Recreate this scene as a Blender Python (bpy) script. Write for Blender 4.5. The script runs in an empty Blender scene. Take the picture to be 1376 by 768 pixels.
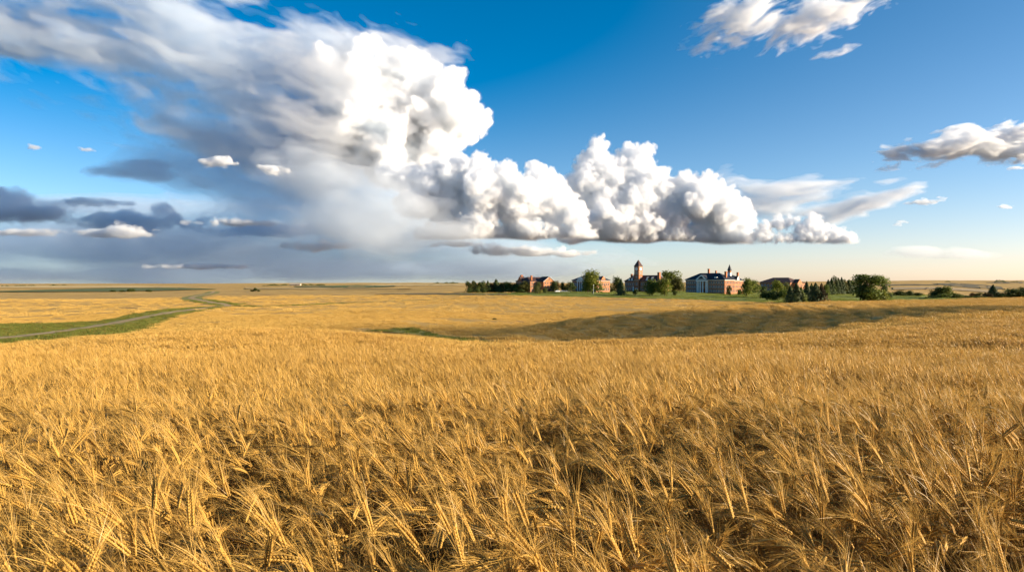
import bpy, math, random
import numpy as np
from mathutils import Vector
C = bpy.context; S = C.scene; COL = S.collection
R = math.radians
# ------------------------------------------------------------------ camera, sky, sun, exposure
FPX = 982.0                      # focal length in photo pixels (1376 wide)
CAMZ = 1.6
HOR = 381.0
cam = bpy.data.cameras.new('camera'); cam_o = bpy.data.objects.new('camera', cam); COL.objects.link(cam_o)
cam.sensor_width = 36; cam.lens = 36 * FPX / 1376; cam.clip_start = .05; cam.clip_end = 200000
cam_o.location = (0, 0, CAMZ); cam_o.rotation_euler = (R(90) - math.atan(3 / FPX), 0, 0)
S.camera = cam_o
SUN_EL, SUN_AZ = R(15), R(100)    # azimuth clockwise from the view direction (+Y)
world = bpy.data.worlds.new('World'); S.world = world; world.use_nodes = True
wt = world.node_tree; bg = wt.nodes['Background']
sky = wt.nodes.new('ShaderNodeTexSky'); sky.sky_type = 'NISHITA'; sky.sun_disc = False
sky.sun_elevation = SUN_EL; sky.sun_rotation = SUN_AZ
sky.altitude = 300; sky.air_density = .65; sky.dust_density = .6; sky.ozone_density = 2.0
# deeper blue overhead, a warm pale band low on the sun's side
tc = wt.nodes.new('ShaderNodeTexCoord'); sp = wt.nodes.new('ShaderNodeSeparateXYZ'); wt.links.new(tc.outputs['Generated'], sp.inputs[0])
def wmap(sock, a, b, c, d):
    m = wt.nodes.new('ShaderNodeMapRange'); m.interpolation_type = 'SMOOTHSTEP'; wt.links.new(sock, m.inputs[0])
    for k, v in enumerate((a, b, c, d)): m.inputs[k + 1].default_value = v
    return m.outputs[0]
hs = wt.nodes.new('ShaderNodeHueSaturation'); 
sa = wt.nodes.new('ShaderNodeMath'); sa.operation = 'MULTIPLY_ADD'; wt.links.new(wmap(sp.outputs[2], -.02, .36, 0, 1), sa.inputs[0]); wt.links.new(wmap(sp.outputs[0], -.3, .6, .60, .24), sa.inputs[1]); sa.inputs[2].default_value = 1
wt.links.new(sa.outputs[0], hs.inputs['Saturation'])
wt.links.new(sky.outputs[0], hs.inputs['Color']); hs.inputs['Hue'].default_value = .492
low = wmap(sp.outputs[2], .16, .0, 0, 1); sid = wmap(sp.outputs[0], -.2, .5, .15, 1)
mu = wt.nodes.new('ShaderNodeMath'); mu.operation = 'MULTIPLY'; wt.links.new(low, mu.inputs[0]); wt.links.new(sid, mu.inputs[1])
wx = wt.nodes.new('ShaderNodeMix'); wx.data_type = 'RGBA'; wx.blend_type = 'MULTIPLY'; wt.links.new(mu.outputs[0], wx.inputs[0]); wt.links.new(hs.outputs[0], wx.inputs[6]); wx.inputs[7].default_value = (1.32, 1.0, .86, 1)
wt.links.new(wx.outputs[2], bg.inputs[0])
bg.inputs[1].default_value = .08
sun_l = bpy.data.lights.new('sun', 'SUN'); sun_o = bpy.data.objects.new('sun', sun_l); COL.objects.link(sun_o)
sun_l.energy = 5.0; sun_l.angle = R(.5); sun_l.color = (1, .85, .64)
SUND = Vector((math.sin(SUN_AZ) * math.cos(SUN_EL), math.cos(SUN_AZ) * math.cos(SUN_EL), math.sin(SUN_EL)))
sun_o.rotation_euler = SUND.to_track_quat('Z', 'Y').to_euler()
sun_o.location = (60, 20, 30)
vs = S.view_settings; vs.view_transform = 'Standard'; vs.look = 'None'; vs.exposure = 1.26; vs.gamma = 1; vs.use_curve_mapping = False
cy = S.cycles
cy.max_bounces = 32; cy.diffuse_bounces = 2; cy.glossy_bounces = 2; cy.transmission_bounces = 3; cy.volume_bounces = 28
cy.transparent_max_bounces = 24; cy.use_denoising = True; cy.use_adaptive_sampling = True; cy.adaptive_threshold = .018; cy.caustics_reflective = False; cy.caustics_refractive = False

# ------------------------------------------------------------------ helpers
rng = np.random.default_rng(11); rnd = random.Random(4)
def smooth(a, b, x):
    t = np.clip((x - a) / (b - a), 0, 1); return t * t * (3 - 2 * t)
_lat = {}
def n2(x, y, scale, seed=0):
    """smooth value noise in -1..1"""
    if seed not in _lat: _lat[seed] = np.random.default_rng(1000 + seed).uniform(-1, 1, (256, 256))
    L = _lat[seed]; x = np.asarray(x) / scale; y = np.asarray(y) / scale
    i = np.floor(x).astype(int); j = np.floor(y).astype(int); f = x - i; g = y - j
    f = f * f * (3 - 2 * f); g = g * g * (3 - 2 * g)
    a = L[i & 255, j & 255]; b = L[(i + 1) & 255, j & 255]; c = L[i & 255, (j + 1) & 255]; d = L[(i + 1) & 255, (j + 1) & 255]
    return (a * (1 - f) + b * f) * (1 - g) + (c * (1 - f) + d * f) * g
def tag(o, label=None, cat=None, group=None, kind=None):
    if label: o['label'] = label
    if cat: o['category'] = cat
    if group: o['group'] = group
    if kind: o['kind'] = kind
    return o
def mesh_np(name, V, F, mats=None, mi=None, smooth_=False):
    """V: (n,3), F: list of arrays (k,3) / (k,4)"""
    me = bpy.data.meshes.new(name); V = np.asarray(V, np.float32)
    me.vertices.add(len(V)); me.vertices.foreach_set('co', V.ravel())
    F = [np.asarray(f, np.int32) for f in (F if isinstance(F, list) else [F]) if len(f)]
    li = np.concatenate([f.ravel() for f in F]); ls = []; n = 0
    for f in F:
        ls.append(n + np.arange(len(f)) * f.shape[1]); n += f.size
    ls = np.concatenate(ls)
    me.loops.add(len(li)); me.loops.foreach_set('vertex_index', li)
    me.polygons.add(len(ls)); me.polygons.foreach_set('loop_start', ls.astype(np.int32))
    for m in mats or []: me.materials.append(m)
    if mi is not None: me.polygons.foreach_set('material_index', np.asarray(mi, np.int32))
    me.update(calc_edges=True); me.validate()
    if smooth_: me.polygons.foreach_set('use_smooth', np.ones(len(me.polygons), bool))
    return me
def link(name, me, parent=None, loc=None):
    o = bpy.data.objects.new(name, me); COL.objects.link(o)
    if parent: o.parent = parent
    if loc is not None: o.location = loc
    return o
class NT:
    def __init__(s, name):
        s.m = bpy.data.materials.new(name); s.m.use_nodes = True; s.t = s.m.node_tree
        s.b = s.t.nodes['Principled BSDF']; s.out = s.t.nodes['Material Output']; s.b.inputs['Roughness'].default_value = .8
        s.b.inputs['Specular IOR Level'].default_value = .25
    def n(s, ty, **kw):
        nd = s.t.nodes.new('ShaderNode' + ty)
        for k, v in kw.items():
            if hasattr(nd, k): setattr(nd, k, v)
            else: nd.inputs[k.replace('_', ' ')].default_value = v
        return nd
    def l(s, a, b): s.t.links.new(a, b)
    def ramp(s, fac, stops, interp='LINEAR'):
        r = s.n('ValToRGB'); e = r.color_ramp; e.interpolation = interp
        e.elements[0].position, e.elements[0].color = stops[0][0], (*stops[0][1], 1)
        e.elements[1].position, e.elements[1].color = stops[-1][0], (*stops[-1][1], 1)
        for p, c in stops[1:-1]:
            q = e.elements.new(p); q.color = (*c, 1)
        s.l(fac, r.inputs[0]); return r.outputs[0]
    def mix(s, fac, a, b, mode='MIX'):
        m = s.n('Mix', data_type='RGBA', blend_type=mode)
        for sock, v in ((m.inputs[0], fac), (m.inputs[6], a), (m.inputs[7], b)):
            if isinstance(v, (int, float)): sock.default_value = v
            elif isinstance(v, tuple): sock.default_value = (*v, 1)
            else: s.l(v, sock)
        return m.outputs[2]
    def coord(s, sx=1, sy=None, sz=None, kind='Object'):
        tc = s.n('TexCoord'); mp = s.n('Mapping'); mp.inputs['Scale'].default_value = (sx, sy or sx, sz or sx)
        s.l(tc.outputs[kind], mp.inputs[0]); return mp.outputs[0]
    def noise(s, vec, scale=1, detail=4, rough=.6):
        n = s.n('TexNoise'); n.inputs['Scale'].default_value = scale; n.inputs['Detail'].default_value = detail; n.inputs['Roughness'].default_value = rough
        s.l(vec, n.inputs['Vector']); return n.outputs['Fac']
    def bump(s, h, strength=.5, dist=.1):
        b = s.n('Bump'); b.inputs['Strength'].default_value = strength; b.inputs['Distance'].default_value = dist
        s.l(h, b.inputs['Height']); s.l(b.outputs[0], s.b.inputs['Normal'])
    def col(s, v):
        if isinstance(v, tuple): s.b.inputs['Base Color'].default_value = (*v, 1)
        else: s.l(v, s.b.inputs['Base Color'])
        return s
def simple(name, c, var=.25, scale=1.0, rough=.8):
    """a plain colour with soft wear"""
    t = NT(name); f = t.noise(t.coord(1), scale, 5)
    t.col(t.ramp(f, [(.3, tuple(x * (1 - var) for x in c)), (.7, tuple(min(1, x * (1 + var)) for x in c))])); t.b.inputs['Roughness'].default_value = rough
    return t.m

# ------------------------------------------------------------------ terrain: canopy height from a table of photo-like profiles
def zpy(Y, py): return CAMZ - (py - HOR) / FPX * Y
near = [(Y, .95 - .06 * Y) for Y in (.5, 2, 4, 7, 12)]
def prof(*a): return near + [(Y, zpy(Y, py)) for Y, py in a]
COLS = [
 (-500, prof((20, 473), (35, 463), (60, 470), (100, 466), (140, 455), (220, 436), (300, 424), (450, 411), (700, 401), (1100, 393), (1500, 389), (2500, 385), (4500, 381.5), (9000, 381))),
 (0,    prof((20, 472), (35, 461.5), (60, 468), (100, 463), (130, 453), (220, 434), (300, 422), (450, 410), (700, 400), (1100, 393), (1500, 388.5), (2500, 385), (4500, 382), (9000, 381))),
 (210,  prof((20, 469), (48, 441.5), (75, 447), (110, 445), (150, 439), (230, 424), (330, 411), (600, 400), (1000, 391.5), (1300, 388.5), (2200, 384.5), (4500, 381.5), (9000, 381))),
 (340,  prof((20, 467), (55, 438.5), (85, 441), (130, 438), (220, 422), (340, 409.5), (520, 400), (900, 391), (1500, 386.5), (2200, 384), (4500, 381), (9000, 381))),
 (500,  prof((20, 469), (50, 444), (85, 449), (130, 443), (220, 423), (340, 409), (480, 400.5), (650, 394.5), (1000, 388.5), (2200, 383.5), (4500, 380.5), (9000, 380.5))),
 (640,  prof((20, 471), (38, 457), (70, 463), (105, 457), (150, 446), (230, 425), (330, 410), (450, 400), (560, 394.5), (700, 390), (1000, 387), (2000, 383), (4500, 380.5), (9000, 380.5))),
 (690,  prof((20, 471), (40, 453.5), (75, 460), (110, 455), (140, 441), (165, 443), (240, 425), (330, 410), (450, 400), (560, 395), (700, 390), (1000, 387), (2000, 383), (4500, 380.5), (9000, 380.5))),
 (770,  prof((20, 471), (42, 453), (80, 460), (125, 455), (165, 428), (200, 430), (300, 414), (450, 400), (560, 394.5), (640, 391.5), (800, 389), (1500, 386), (4500, 381), (9000, 380.5))),
 (860,  prof((20, 471), (45, 450.5), (85, 458), (130, 453), (185, 418.5), (225, 420), (300, 413), (430, 402), (560, 394.8), (640, 392), (800, 389), (1500, 386), (4500, 381), (9000, 380))),
 (1000, prof((20, 471), (48, 447.5), (85, 453), (125, 448), (215, 409.5), (260, 410.5), (330, 409), (430, 403), (560, 396.5), (640, 393), (800, 390), (1500, 386), (4500, 380), (9000, 379))),
 (1110, prof((20, 470), (48, 442), (85, 444), (135, 435), (230, 406), (300, 406.5), (400, 405.5), (500, 400), (600, 394.5), (760, 391), (1500, 386), (4500, 380), (9000, 378))),
 (1210, prof((20, 469), (48, 436), (90, 431), (150, 418), (240, 404.5), (300, 405), (400, 404.5), (500, 399), (640, 393), (820, 391), (1500, 386), (2500, 382), (4500, 379), (9000, 377))),
 (1376, prof((20, 468), (50, 431), (100, 418), (170, 409), (250, 401.5), (300, 402), (500, 402), (700, 401), (1000, 396), (1500, 390), (2300, 385), (3500, 380.5), (6000, 377.5), (9000, 376.5))),
 (1900, prof((20, 468), (50, 431), (100, 418), (170, 409), (250, 402), (300, 402), (500, 402), (700, 401), (1000, 396), (1500, 390), (2300, 385), (3500, 380.5), (6000, 377.5), (9000, 376.5))),
]
def pchip(x, y, xi):
    x = np.asarray(x, float); y = np.asarray(y, float); h = np.diff(x); d = np.diff(y) / h
    m = np.zeros_like(y); w1 = 2 * h[1:] + h[:-1]; w2 = h[1:] + 2 * h[:-1]
    ok = d[1:] * d[:-1] > 0
    m[1:-1][ok] = (w1[ok] + w2[ok]) / (w1[ok] / d[:-1][ok] + w2[ok] / d[1:][ok]); m[0] = d[0]; m[-1] = d[-1]
    k = np.clip(np.searchsorted(x, xi) - 1, 0, len(x) - 2); t = (xi - x[k]) / h[k]
    return (2*t**3-3*t**2+1)*y[k] + (t**3-2*t**2+t)*h[k]*m[k] + (-2*t**3+3*t**2)*y[k+1] + (t**3-t**2)*h[k]*m[k+1]
NT_, NU_ = 900, 420
LT = np.linspace(math.log(.5), math.log(9000), NT_)
UU = np.linspace((-500 - 688) / FPX, (1900 - 688) / FPX, NU_)
_raw = np.stack([pchip(np.log([p[0] for p in pr]), [p[1] for p in pr], LT) for _, pr in COLS])
_us = np.array([(px - 688) / FPX for px, _ in COLS])
_rel = (_raw - CAMZ) / np.exp(LT)[None]
TAB = np.stack([pchip(_us, _rel[:, j], UU) for j in range(NT_)], 1)
# soften the table across the columns
for _ in range(30):
    TAB[1:-1] = .25 * TAB[:-2] + .5 * TAB[1:-1] + .25 * TAB[2:]
def canopy(X, Y):
    X = np.asarray(X, float); Y = np.asarray(Y, float); Ys = np.clip(Y, .5, 8999)
    u = np.clip((X / np.maximum(Ys, 3) - UU[0]) / (UU[1] - UU[0]), 0, NU_ - 1.001); t = np.clip((np.log(Ys) - LT[0]) / (LT[1] - LT[0]), 0, NT_ - 1.001)
    i = u.astype(int); j = t.astype(int); f = u - i; g = t - j
    r = (TAB[i, j] * (1-f) + TAB[i+1, j] * f) * (1-g) + (TAB[i, j+1] * (1-f) + TAB[i+1, j+1] * f) * g
    z = CAMZ + r * Ys
    pl = .95 - .06 * Y
    k = smooth(3, 9, Y); z = pl * (1 - k) + z * k
    z += .06 * n2(X, Y, 4.0, 1) * smooth(4, 12, Y) + .18 * n2(X, Y, 16.0, 2) * smooth(15, 60, Y) + .7 * n2(X, Y, 45, 3) * smooth(210, 280, Y)
    # old furrows running up the ridge
    q = X * .92 - Y * .39 + 5 * n2(X, Y, 30, 14) + 1.6 * n2(X, Y, 9, 15)
    z += .24 * np.sin(q / 1.05) * (.75 + .25 * n2(X, Y, 30, 16)) * smooth(80, 105, Y) * smooth(250, 200, Y) * smooth(-14, 8, X) * smooth(120, 90, X)
    z += 1.3 * n2(X, Y, 80, 17) * smooth(200, 400, Y) + 1.9 * n2(X, Y, 170, 4) * smooth(450, 1000, Y) + 4 * n2(X, Y, 600, 5) * smooth(1500, 3000, Y)
    return z
def ground(X, Y):
    Y = np.asarray(Y, float)
    return canopy(X, Y) - (.93 - .6 * smooth(60, 150, Y))
def depth(px, py, ymin=60.0, ymax=8000):
    """distance at which the canopy, seen along column px beyond ymin, reaches row py"""
    Y = np.exp(np.linspace(math.log(ymin), math.log(ymax), 3000)); X = (px - 688) / FPX * Y
    p = HOR - (canopy(X, Y) - CAMZ) / Y * FPX
    k = np.argmax(p <= py) if (p <= py).any() else len(Y) - 1
    return float(Y[k])
def at(px, Y): return (px - 688) / FPX * Y

# ------------------------------------------------------------------ regions of the ground that are not wheat (photo columns x rows -> world)
def dens(poly, n):
    P = np.array(poly, float); d = np.r_[0, np.cumsum(np.linalg.norm(np.diff(P, axis=0), axis=1))]
    s = np.linspace(0, d[-1], n); return np.stack([np.interp(s, d, P[:, k]) for k in range(P.shape[1])], 1)
def edge(pts, ymin, n):
    P = dens(pts, n); return np.array([(at(a, y), y) for a, y in ((a, depth(a, b, ymin)) for a, b in P)])
POLYS = []
def loft(name, A, B, mat, off, m=10, kind='structure', mask=True, dens_=None):
    """sheet between two world polylines, draped on the ground"""
    A = np.asarray(A); B = np.asarray(B); n = len(A); w = np.linspace(0, 1, m)[None, :, None]
    P = A[:, None] * (1 - w) + B[:, None] * w
    z = ground(P[..., 0], P[..., 1]) + off
    V = np.concatenate([P, z[..., None]], -1).reshape(-1, 3)
    i = np.arange(n - 1)[:, None] * m + np.arange(m - 1)[None]; i = i.ravel()
    q = np.stack([i, i + 1, i + m + 1, i + m], 1)
    a, b, c = V[q[0][0]], V[q[0][1]], V[q[0][3]]
    if np.cross(b - a, c - a)[2] < 0: q = q[:, ::-1]
    o = link(name, mesh_np(name, V, [q], [mat], smooth_=True)); o['kind'] = kind
    if mask: POLYS.append((name, np.concatenate([A, B[::-1]])))
    return o
def inside(X, Y, names=None):
    r = np.zeros(np.shape(X), bool)
    for nm, P in POLYS:
        if names and nm not in names: continue
        bb = (X > P[:, 0].min()) & (X < P[:, 0].max()) & (Y > P[:, 1].min()) & (Y < P[:, 1].max())
        if not bb.any(): continue
        xs, ys = X[bb], Y[bb]; c = np.zeros(len(xs), bool)
        for (x1, y1), (x2, y2) in zip(P, np.roll(P, -1, 0)):
            if y1 == y2: continue
            k = (y1 > ys) != (y2 > ys); c ^= k & (xs < (x2 - x1) * (ys - y1) / (y2 - y1) + x1)
        r[bb] |= c
    return r
# grounds' materials
def field_mat():
    t = NT('ripe_wheat_far'); v = t.coord(1)
    big = t.noise(t.coord(.012, .02), 1, 4, .55); fine = t.noise(t.coord(.5, .5), 1, 8, .75)
    rows = t.noise(t.coord(.05, .3), 1, 6, .7)
    c = t.ramp(big, [(.3, (.38, .22, .050)), (.5, (.49, .30, .072)), (.7, (.56, .36, .10))])
    c = t.mix(.55, c, t.ramp(rows, [(.3, (.33, .19, .045)), (.65, (.57, .365, .10))]))
    # lodged, darker patches with ragged outlines
    lod = t.noise(t.coord(.03, .045), 1, 7, .72)
    c = t.mix(t.ramp(lod, [(.55, (0, 0, 0)), (.64, (.75, .75, .75))]), c, (.20, .115, .035))
    c = t.mix(t.ramp(fine, [(.25, (.45, .45, .45)), (.6, (0, 0, 0))]), c, (.22, .125, .035))
    # bare soil and stubble show between the plants of the standing crop near the viewer
    sx = t.n('SeparateXYZ'); tcn = t.n('TexCoord'); t.l(tcn.outputs['Object'], sx.inputs[0]); mr = t.n('MapRange'); t.l(sx.outputs[1], mr.inputs[0])
    for k, v in enumerate((40, 95, 0, 1)): mr.inputs[k + 1].default_value = v
    c = t.mix(mr.outputs[0], t.ramp(fine, [(.3, (.05, .03, .012)), (.7, (.11, .068, .027))]), c)
    t.col(c); t.b.inputs['Roughness'].default_value = .9; t.bump(fine, .8, .5); return t.m
M_field = field_mat()
def grass_mat(name, a, b, s=.15):
    t = NT(name); f = t.noise(t.coord(s), 1, 8, .7)
    t.col(t.ramp(f, [(.3, a), (.7, b)])); t.b.inputs['Roughness'].default_value = .9; t.bump(f, .6, .4); return t.m
M_verge = grass_mat('verge_grass', (.10, .11, .018), (.30, .26, .06), .25)
M_lawn = grass_mat('mown_grass', (.12, .15, .018), (.20, .22, .035), .1)
M_green = grass_mat('green_crop', (.07, .095, .02), (.12, .13, .03), .02)
M_fallow = grass_mat('fallow_soil', (.085, .070, .030), (.15, .115, .048), .02)
M_track = grass_mat('dry_track', (.30, .20, .085), (.42, .30, .145), .5)

NV = 90
up = edge([(-260, 440), (-60, 436), (0, 434), (80, 433), (140, 430), (165, 424), (200, 417.5), (240, 413.5), (285, 410.6), (313, 409.2)], 100, NV)
lo = edge([(-260, 466), (-60, 463), (0, 459), (150, 447), (197, 441), (212, 433), (230, 427), (255, 419), (285, 413.5), (316, 410.4)], 100, NV)
loft('grass_verge', up, lo, M_verge, .12, 14)
ctr = edge([(-260, 461), (-60, 457), (0, 452.8), (39, 449), (78, 444.3), (118, 439), (157, 432.5), (196, 424.6), (235, 418), (282, 412.2), (311, 410)], 100, NV)
def ribbon(ctr, w):
    d = np.gradient(ctr, axis=0); d /= np.linalg.norm(d, axis=1)[:, None]; nrm = np.stack([-d[:, 1], d[:, 0]], 1); w = np.broadcast_to(np.asarray(w, float), len(ctr))[:, None] / 2
    return ctr + nrm * w, ctr - nrm * w
loft('dirt_road', *ribbon(ctr, 3.4), M_track, .2, 6); POLYS.append(('dirt_road', np.concatenate([ribbon(ctr, 7.5)[0], ribbon(ctr, 7.5)[1][::-1]])))
# road's second bend, climbing away between green margins
c2 = edge([(309, 410.2), (300, 408), (281, 404.8), (262, 401.6), (256, 399.6), (262, 397.4), (275, 395.4), (284, 393.6), (288, 391)], 250, 80)
loft('grass_verge', *ribbon(c2, np.interp(np.linspace(0, 1, 80), [0, .5, .8, 1], [8, 15, 17, 17])), M_verge, .12, 8)
loft('dirt_road', *ribbon(c2, 4.5), M_track, .2, 4)
# dark dead-furrow lines across the middle field
c3 = edge([(313, 409.6), (345, 411), (400, 409), (460, 406.4), (520, 404), (600, 401), (660, 398.6), (705, 395.6)], 250, 80)
loft('grass_verge', *ribbon(c3, 3.2), M_verge, .1, 4)
c4 = edge([(272, 400.8), (290, 404.5), (310, 407.2), (324, 407.6)], 250, 30)
loft('grass_verge', *ribbon(c4, np.linspace(5, 10, 30)), M_verge, .1, 4)
# green hollow in front of the middle field
up = edge([(505, 442), (540, 439.5), (560, 441.5), (585, 447), (610, 450.5), (648, 454.5)], 75, 50)
lo = edge([(505, 443), (530, 444.5), (560, 448), (590, 453), (615, 455.5), (648, 457)], 75, 50)
loft('grass_hollow', up, lo, M_verge, .15, 8)
# campus lawn
up = np.array([(at(px, 1000), 1000.) for px in np.linspace(600, 1215, 80)])
lo = edge([(600, 395.5), (690, 396), (760, 397.6), (850, 399.5), (930, 401.5), (1000, 404.5), (1060, 405.6), (1200, 404.8), (1260, 403.4), (1290, 402.6)], 300, 80)
up = edge([(600, 393.5), (690, 393), (760, 391), (850, 390), (930, 390), (1000, 390.5), (1060, 391), (1150, 391), (1215, 394), (1255, 396.5)], 300, 80)
loft('campus_lawn', up, lo, M_lawn, .12, 24)
# far fields of other crops
def far(name, u, l, mat, ymin=500, n=60): loft(name, edge(u, ymin, n), edge(l, ymin, n), mat, .8, 10)
far('green_field', [(-300, 391), (0, 391), (90, 388.4), (150, 386.8), (240, 386.6), (290, 388.4)], [(-300, 392.6), (0, 392.4), (90, 392), (170, 391.6), (240, 389.8), (291, 388.8)], M_green)
far('green_field', [(395, 384.6), (440, 384), (480, 382.8), (530, 384.2)], [(400, 385.8), (450, 386.2), (490, 386.8), (532, 385)], M_green)
far('fallow_field', [(1252, 380.6), (1280, 380.2), (1320, 382.4), (1345, 385)], [(1256, 381.4), (1290, 385.5), (1320, 387.6), (1352, 388.5)], M_fallow)
far('stubble_field', [(1200, 386), (1260, 385.4), (1330, 389.5)], [(1200, 389), (1262, 388.6), (1330, 393)], M_track)
far('fallow_field', [(1325, 379), (1350, 378.2), (1500, 377.6)], [(1325, 379.6), (1350, 380.6), (1500, 380.6)], M_fallow)
far('fallow_field', [(1160, 382.4), (1230, 381.6), (1262, 382.2)], [(1160, 383.6), (1230, 383.2), (1262, 383.2)], M_fallow)
M_tan = grass_mat('ripe_field_tan', (.38, .25, .085), (.46, .31, .11), .02); M_pale = grass_mat('ripe_field_pale', (.56, .40, .17), (.64, .47, .21), .02)
far('ripe_field', [(330, 386.8), (420, 386.4), (500, 387.4), (560, 388.2)], [(330, 388.4), (420, 388.8), (500, 388.6), (562, 388.5)], M_tan)
far('ripe_field', [(-60, 384.6), (60, 384.2), (180, 384.2), (270, 385.2)], [(-60, 386.2), (60, 386.2), (180, 385.9), (272, 385.5)], M_pale)
far('ripe_field', [(470, 383.2), (540, 382.2), (625, 382)], [(470, 383.8), (540, 383.6), (625, 383.2)], M_pale)
loft('fallow_field', edge([(505, 394.9), (560, 393.8), (610, 393.2), (680, 394)], 420, 50), edge([(505, 395.3), (560, 395.3), (610, 395.4), (683, 395.8)], 420, 50), M_fallow, .3, 6)
# the ground sheet itself
def terrain():
    ys = np.r_[np.linspace(-40, .4, 12), np.exp(np.linspace(math.log(.6), math.log(8990), 760))]
    us = np.r_[np.linspace(-4, -1.25, 8)[:-1], np.linspace(-1.25, 1.25, 420), np.linspace(1.25, 4, 8)[1:]]
    sc = np.maximum(np.abs(ys), 12)
    X = us[None] * sc[:, None]; Y = np.broadcast_to(ys[:, None], X.shape)
    Z = ground(X, Y)
    n, m = X.shape; V = np.stack([X, Y, Z], -1).reshape(-1, 3)
    i = (np.arange(n - 1)[:, None] * m + np.arange(m - 1)[None]).ravel()
    q = np.stack([i, i + 1, i + m + 1, i + m], 1)
    # a wide skirt to the horizon
    return mesh_np('terrain', V, [q], [M_field], smooth_=True)
tag(link('wheat_land', terrain()), kind='structure')
# ------------------------------------------------------------------ materials for buildings and plants
def brick_mat(name, a, b):
    t = NT(name); v = t.coord(1); br = t.n('TexBrick'); br.inputs['Scale'].default_value = 1.6; br.inputs['Mortar Size'].default_value = .012
    br.inputs['Color1'].default_value = (*a, 1); br.inputs['Color2'].default_value = (*b, 1); br.inputs['Mortar'].default_value = (.22, .13, .085, 1); t.l(v, br.inputs['Vector'])
    f = t.noise(t.coord(.35), 1, 6, .65); t.col(t.mix(.5, br.outputs[0], t.ramp(f, [(.3, tuple(x * .7 for x in a)), (.7, tuple(x * 1.2 for x in b))]))); return t.m
M_brick = brick_mat('red_brick', (.33, .098, .032), (.42, .14, .045))
M_brick2 = brick_mat('pale_brick', (.42, .150, .060), (.48, .19, .08))
M_roof = simple('slate_roof', (.028, .030, .036), .35, .6, .6)
M_roofr = simple('brown_roof', (.075, .040, .034), .35, .6, .8)
M_white = simple('white_trim', (.72, .70, .66), .1, .5, .6)
M_stone = simple('buff_stone', (.45, .36, .26), .2, .4)
M_pane = simple('window_glass', (.03, .035, .045), .3, .3, .15)
M_door = simple('dark_door', (.06, .035, .025), .2, 1)
M_clock = simple('clock_dial', (.75, .72, .62), .05, 1)
M_bark = simple('bark', (.10, .07, .045), .4, 3)
M_metal = simple('galvanised_steel', (.5, .5, .48), .1, 2, .45)
M_black = simple('black_rubber', (.02, .02, .02), .2, 2)
M_carw = simple('white_car_paint', (.75, .75, .74), .04, 1, .3)
M_cars = simple('silver_car_paint', (.50, .50, .50), .04, 1, .3)
def leaf_mat(name, a, b, tr=.35):
    t = NT(name); oi = t.n('ObjectInfo'); f = t.noise(t.coord(1), .45, 5, .7); g = t.noise(t.coord(1), 2.2, 3, .7)
    c = t.mix(t.ramp(f, [(.3, (0, 0, 0)), (.7, (1, 1, 1))]), a, b); c = t.mix(t.ramp(g, [(.35, (.4, .4, .4)), (.65, (0, 0, 0))]), c, tuple(x * .55 for x in a))
    c = t.mix(t.ramp(oi.outputs['Random'], [(0, (0, 0, 0)), (1, (.35, .35, .35))]), c, (b[0] * 1.15, b[1] * .95, b[2] * .6))
    t.col(c); t.b.inputs['Roughness'].default_value = .7; tl = t.n('BsdfTranslucent'); t.l(c, tl.inputs[0]); mx = t.n('MixShader'); mx.inputs[0].default_value = tr
    t.l(t.b.outputs[0], mx.inputs[1]); t.l(tl.outputs[0], mx.inputs[2]); t.l(mx.outputs[0], t.out.inputs[0]); return t.m
LEAF = {'green': leaf_mat('leaves_green', (.085, .12, .015), (.15, .175, .028)), 'bright': leaf_mat('leaves_bright', (.10, .135, .014), (.20, .21, .028)),
        'dark': leaf_mat('leaves_dark', (.045, .07, .014), (.08, .105, .02), .25), 'spruce': leaf_mat('needles', (.045, .068, .02), (.08, .10, .028), .2),
        'olive': leaf_mat('leaves_olive', (.075, .085, .018), (.13, .13, .03)), 'brown': leaf_mat('leaves_brown', (.10, .065, .022), (.16, .105, .035)), 'yellow': leaf_mat('leaves_yellow', (.22, .21, .04), (.30, .28, .06))}
# ------------------------------------------------------------------ simple solids
class MB:
    def __init__(s): s.V = []; s.F = {3: [], 4: []}; s.M = {3: [], 4: []}; s.mats = []; s.n = 0
    def mi(s, m):
        if m not in s.mats: s.mats.append(m)
        return s.mats.index(m)
    def face(s, pts, m):
        k = len(pts); s.V += [tuple(p) for p in pts]; s.F[k].append(tuple(range(s.n, s.n + k))); s.M[k].append(s.mi(m)); s.n += k; return s
    def box(s, x0, x1, y0, y1, z0, z1, m):
        p = [(x, y, z) for z in (z0, z1) for y in (y0, y1) for x in (x0, x1)]
        for f in ((0, 2, 3, 1), (4, 5, 7, 6), (0, 1, 5, 4), (2, 6, 7, 3), (0, 4, 6, 2), (1, 3, 7, 5)): s.face([p[i] for i in f], m)
        return s
    def prism(s, P, z0, z1, m, r1=1.0, c=None, cap=True):
        c = c or (sum(p[0] for p in P) / len(P), sum(p[1] for p in P) / len(P)); Q = [(c[0] + (p[0] - c[0]) * r1, c[1] + (p[1] - c[1]) * r1) for p in P]
        for i in range(len(P)):
            j = (i + 1) % len(P); s.face([(*P[i], z0), (*P[j], z0), (*Q[j], z1), (*Q[i], z1)], m)
        if cap:
            for i in range(1, len(P) - 1):
                if r1 > .02: s.face([(*Q[0], z1), (*Q[i], z1), (*Q[i + 1], z1)], m)
                s.face([(*P[0], z0), (*P[i + 1], z0), (*P[i], z0)], m)
        return s
    def build(s, name, parent=None):
        me = mesh_np(name, s.V, [f for f in (s.F[3], s.F[4])], s.mats, s.M[3] + s.M[4]); return link(name, me, parent)
def ngon(x, y, r, n, a0=0): return [(x + r * math.cos(a0 + 2 * math.pi * i / n), y + r * math.sin(a0 + 2 * math.pi * i / n)) for i in range(n)]
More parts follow.
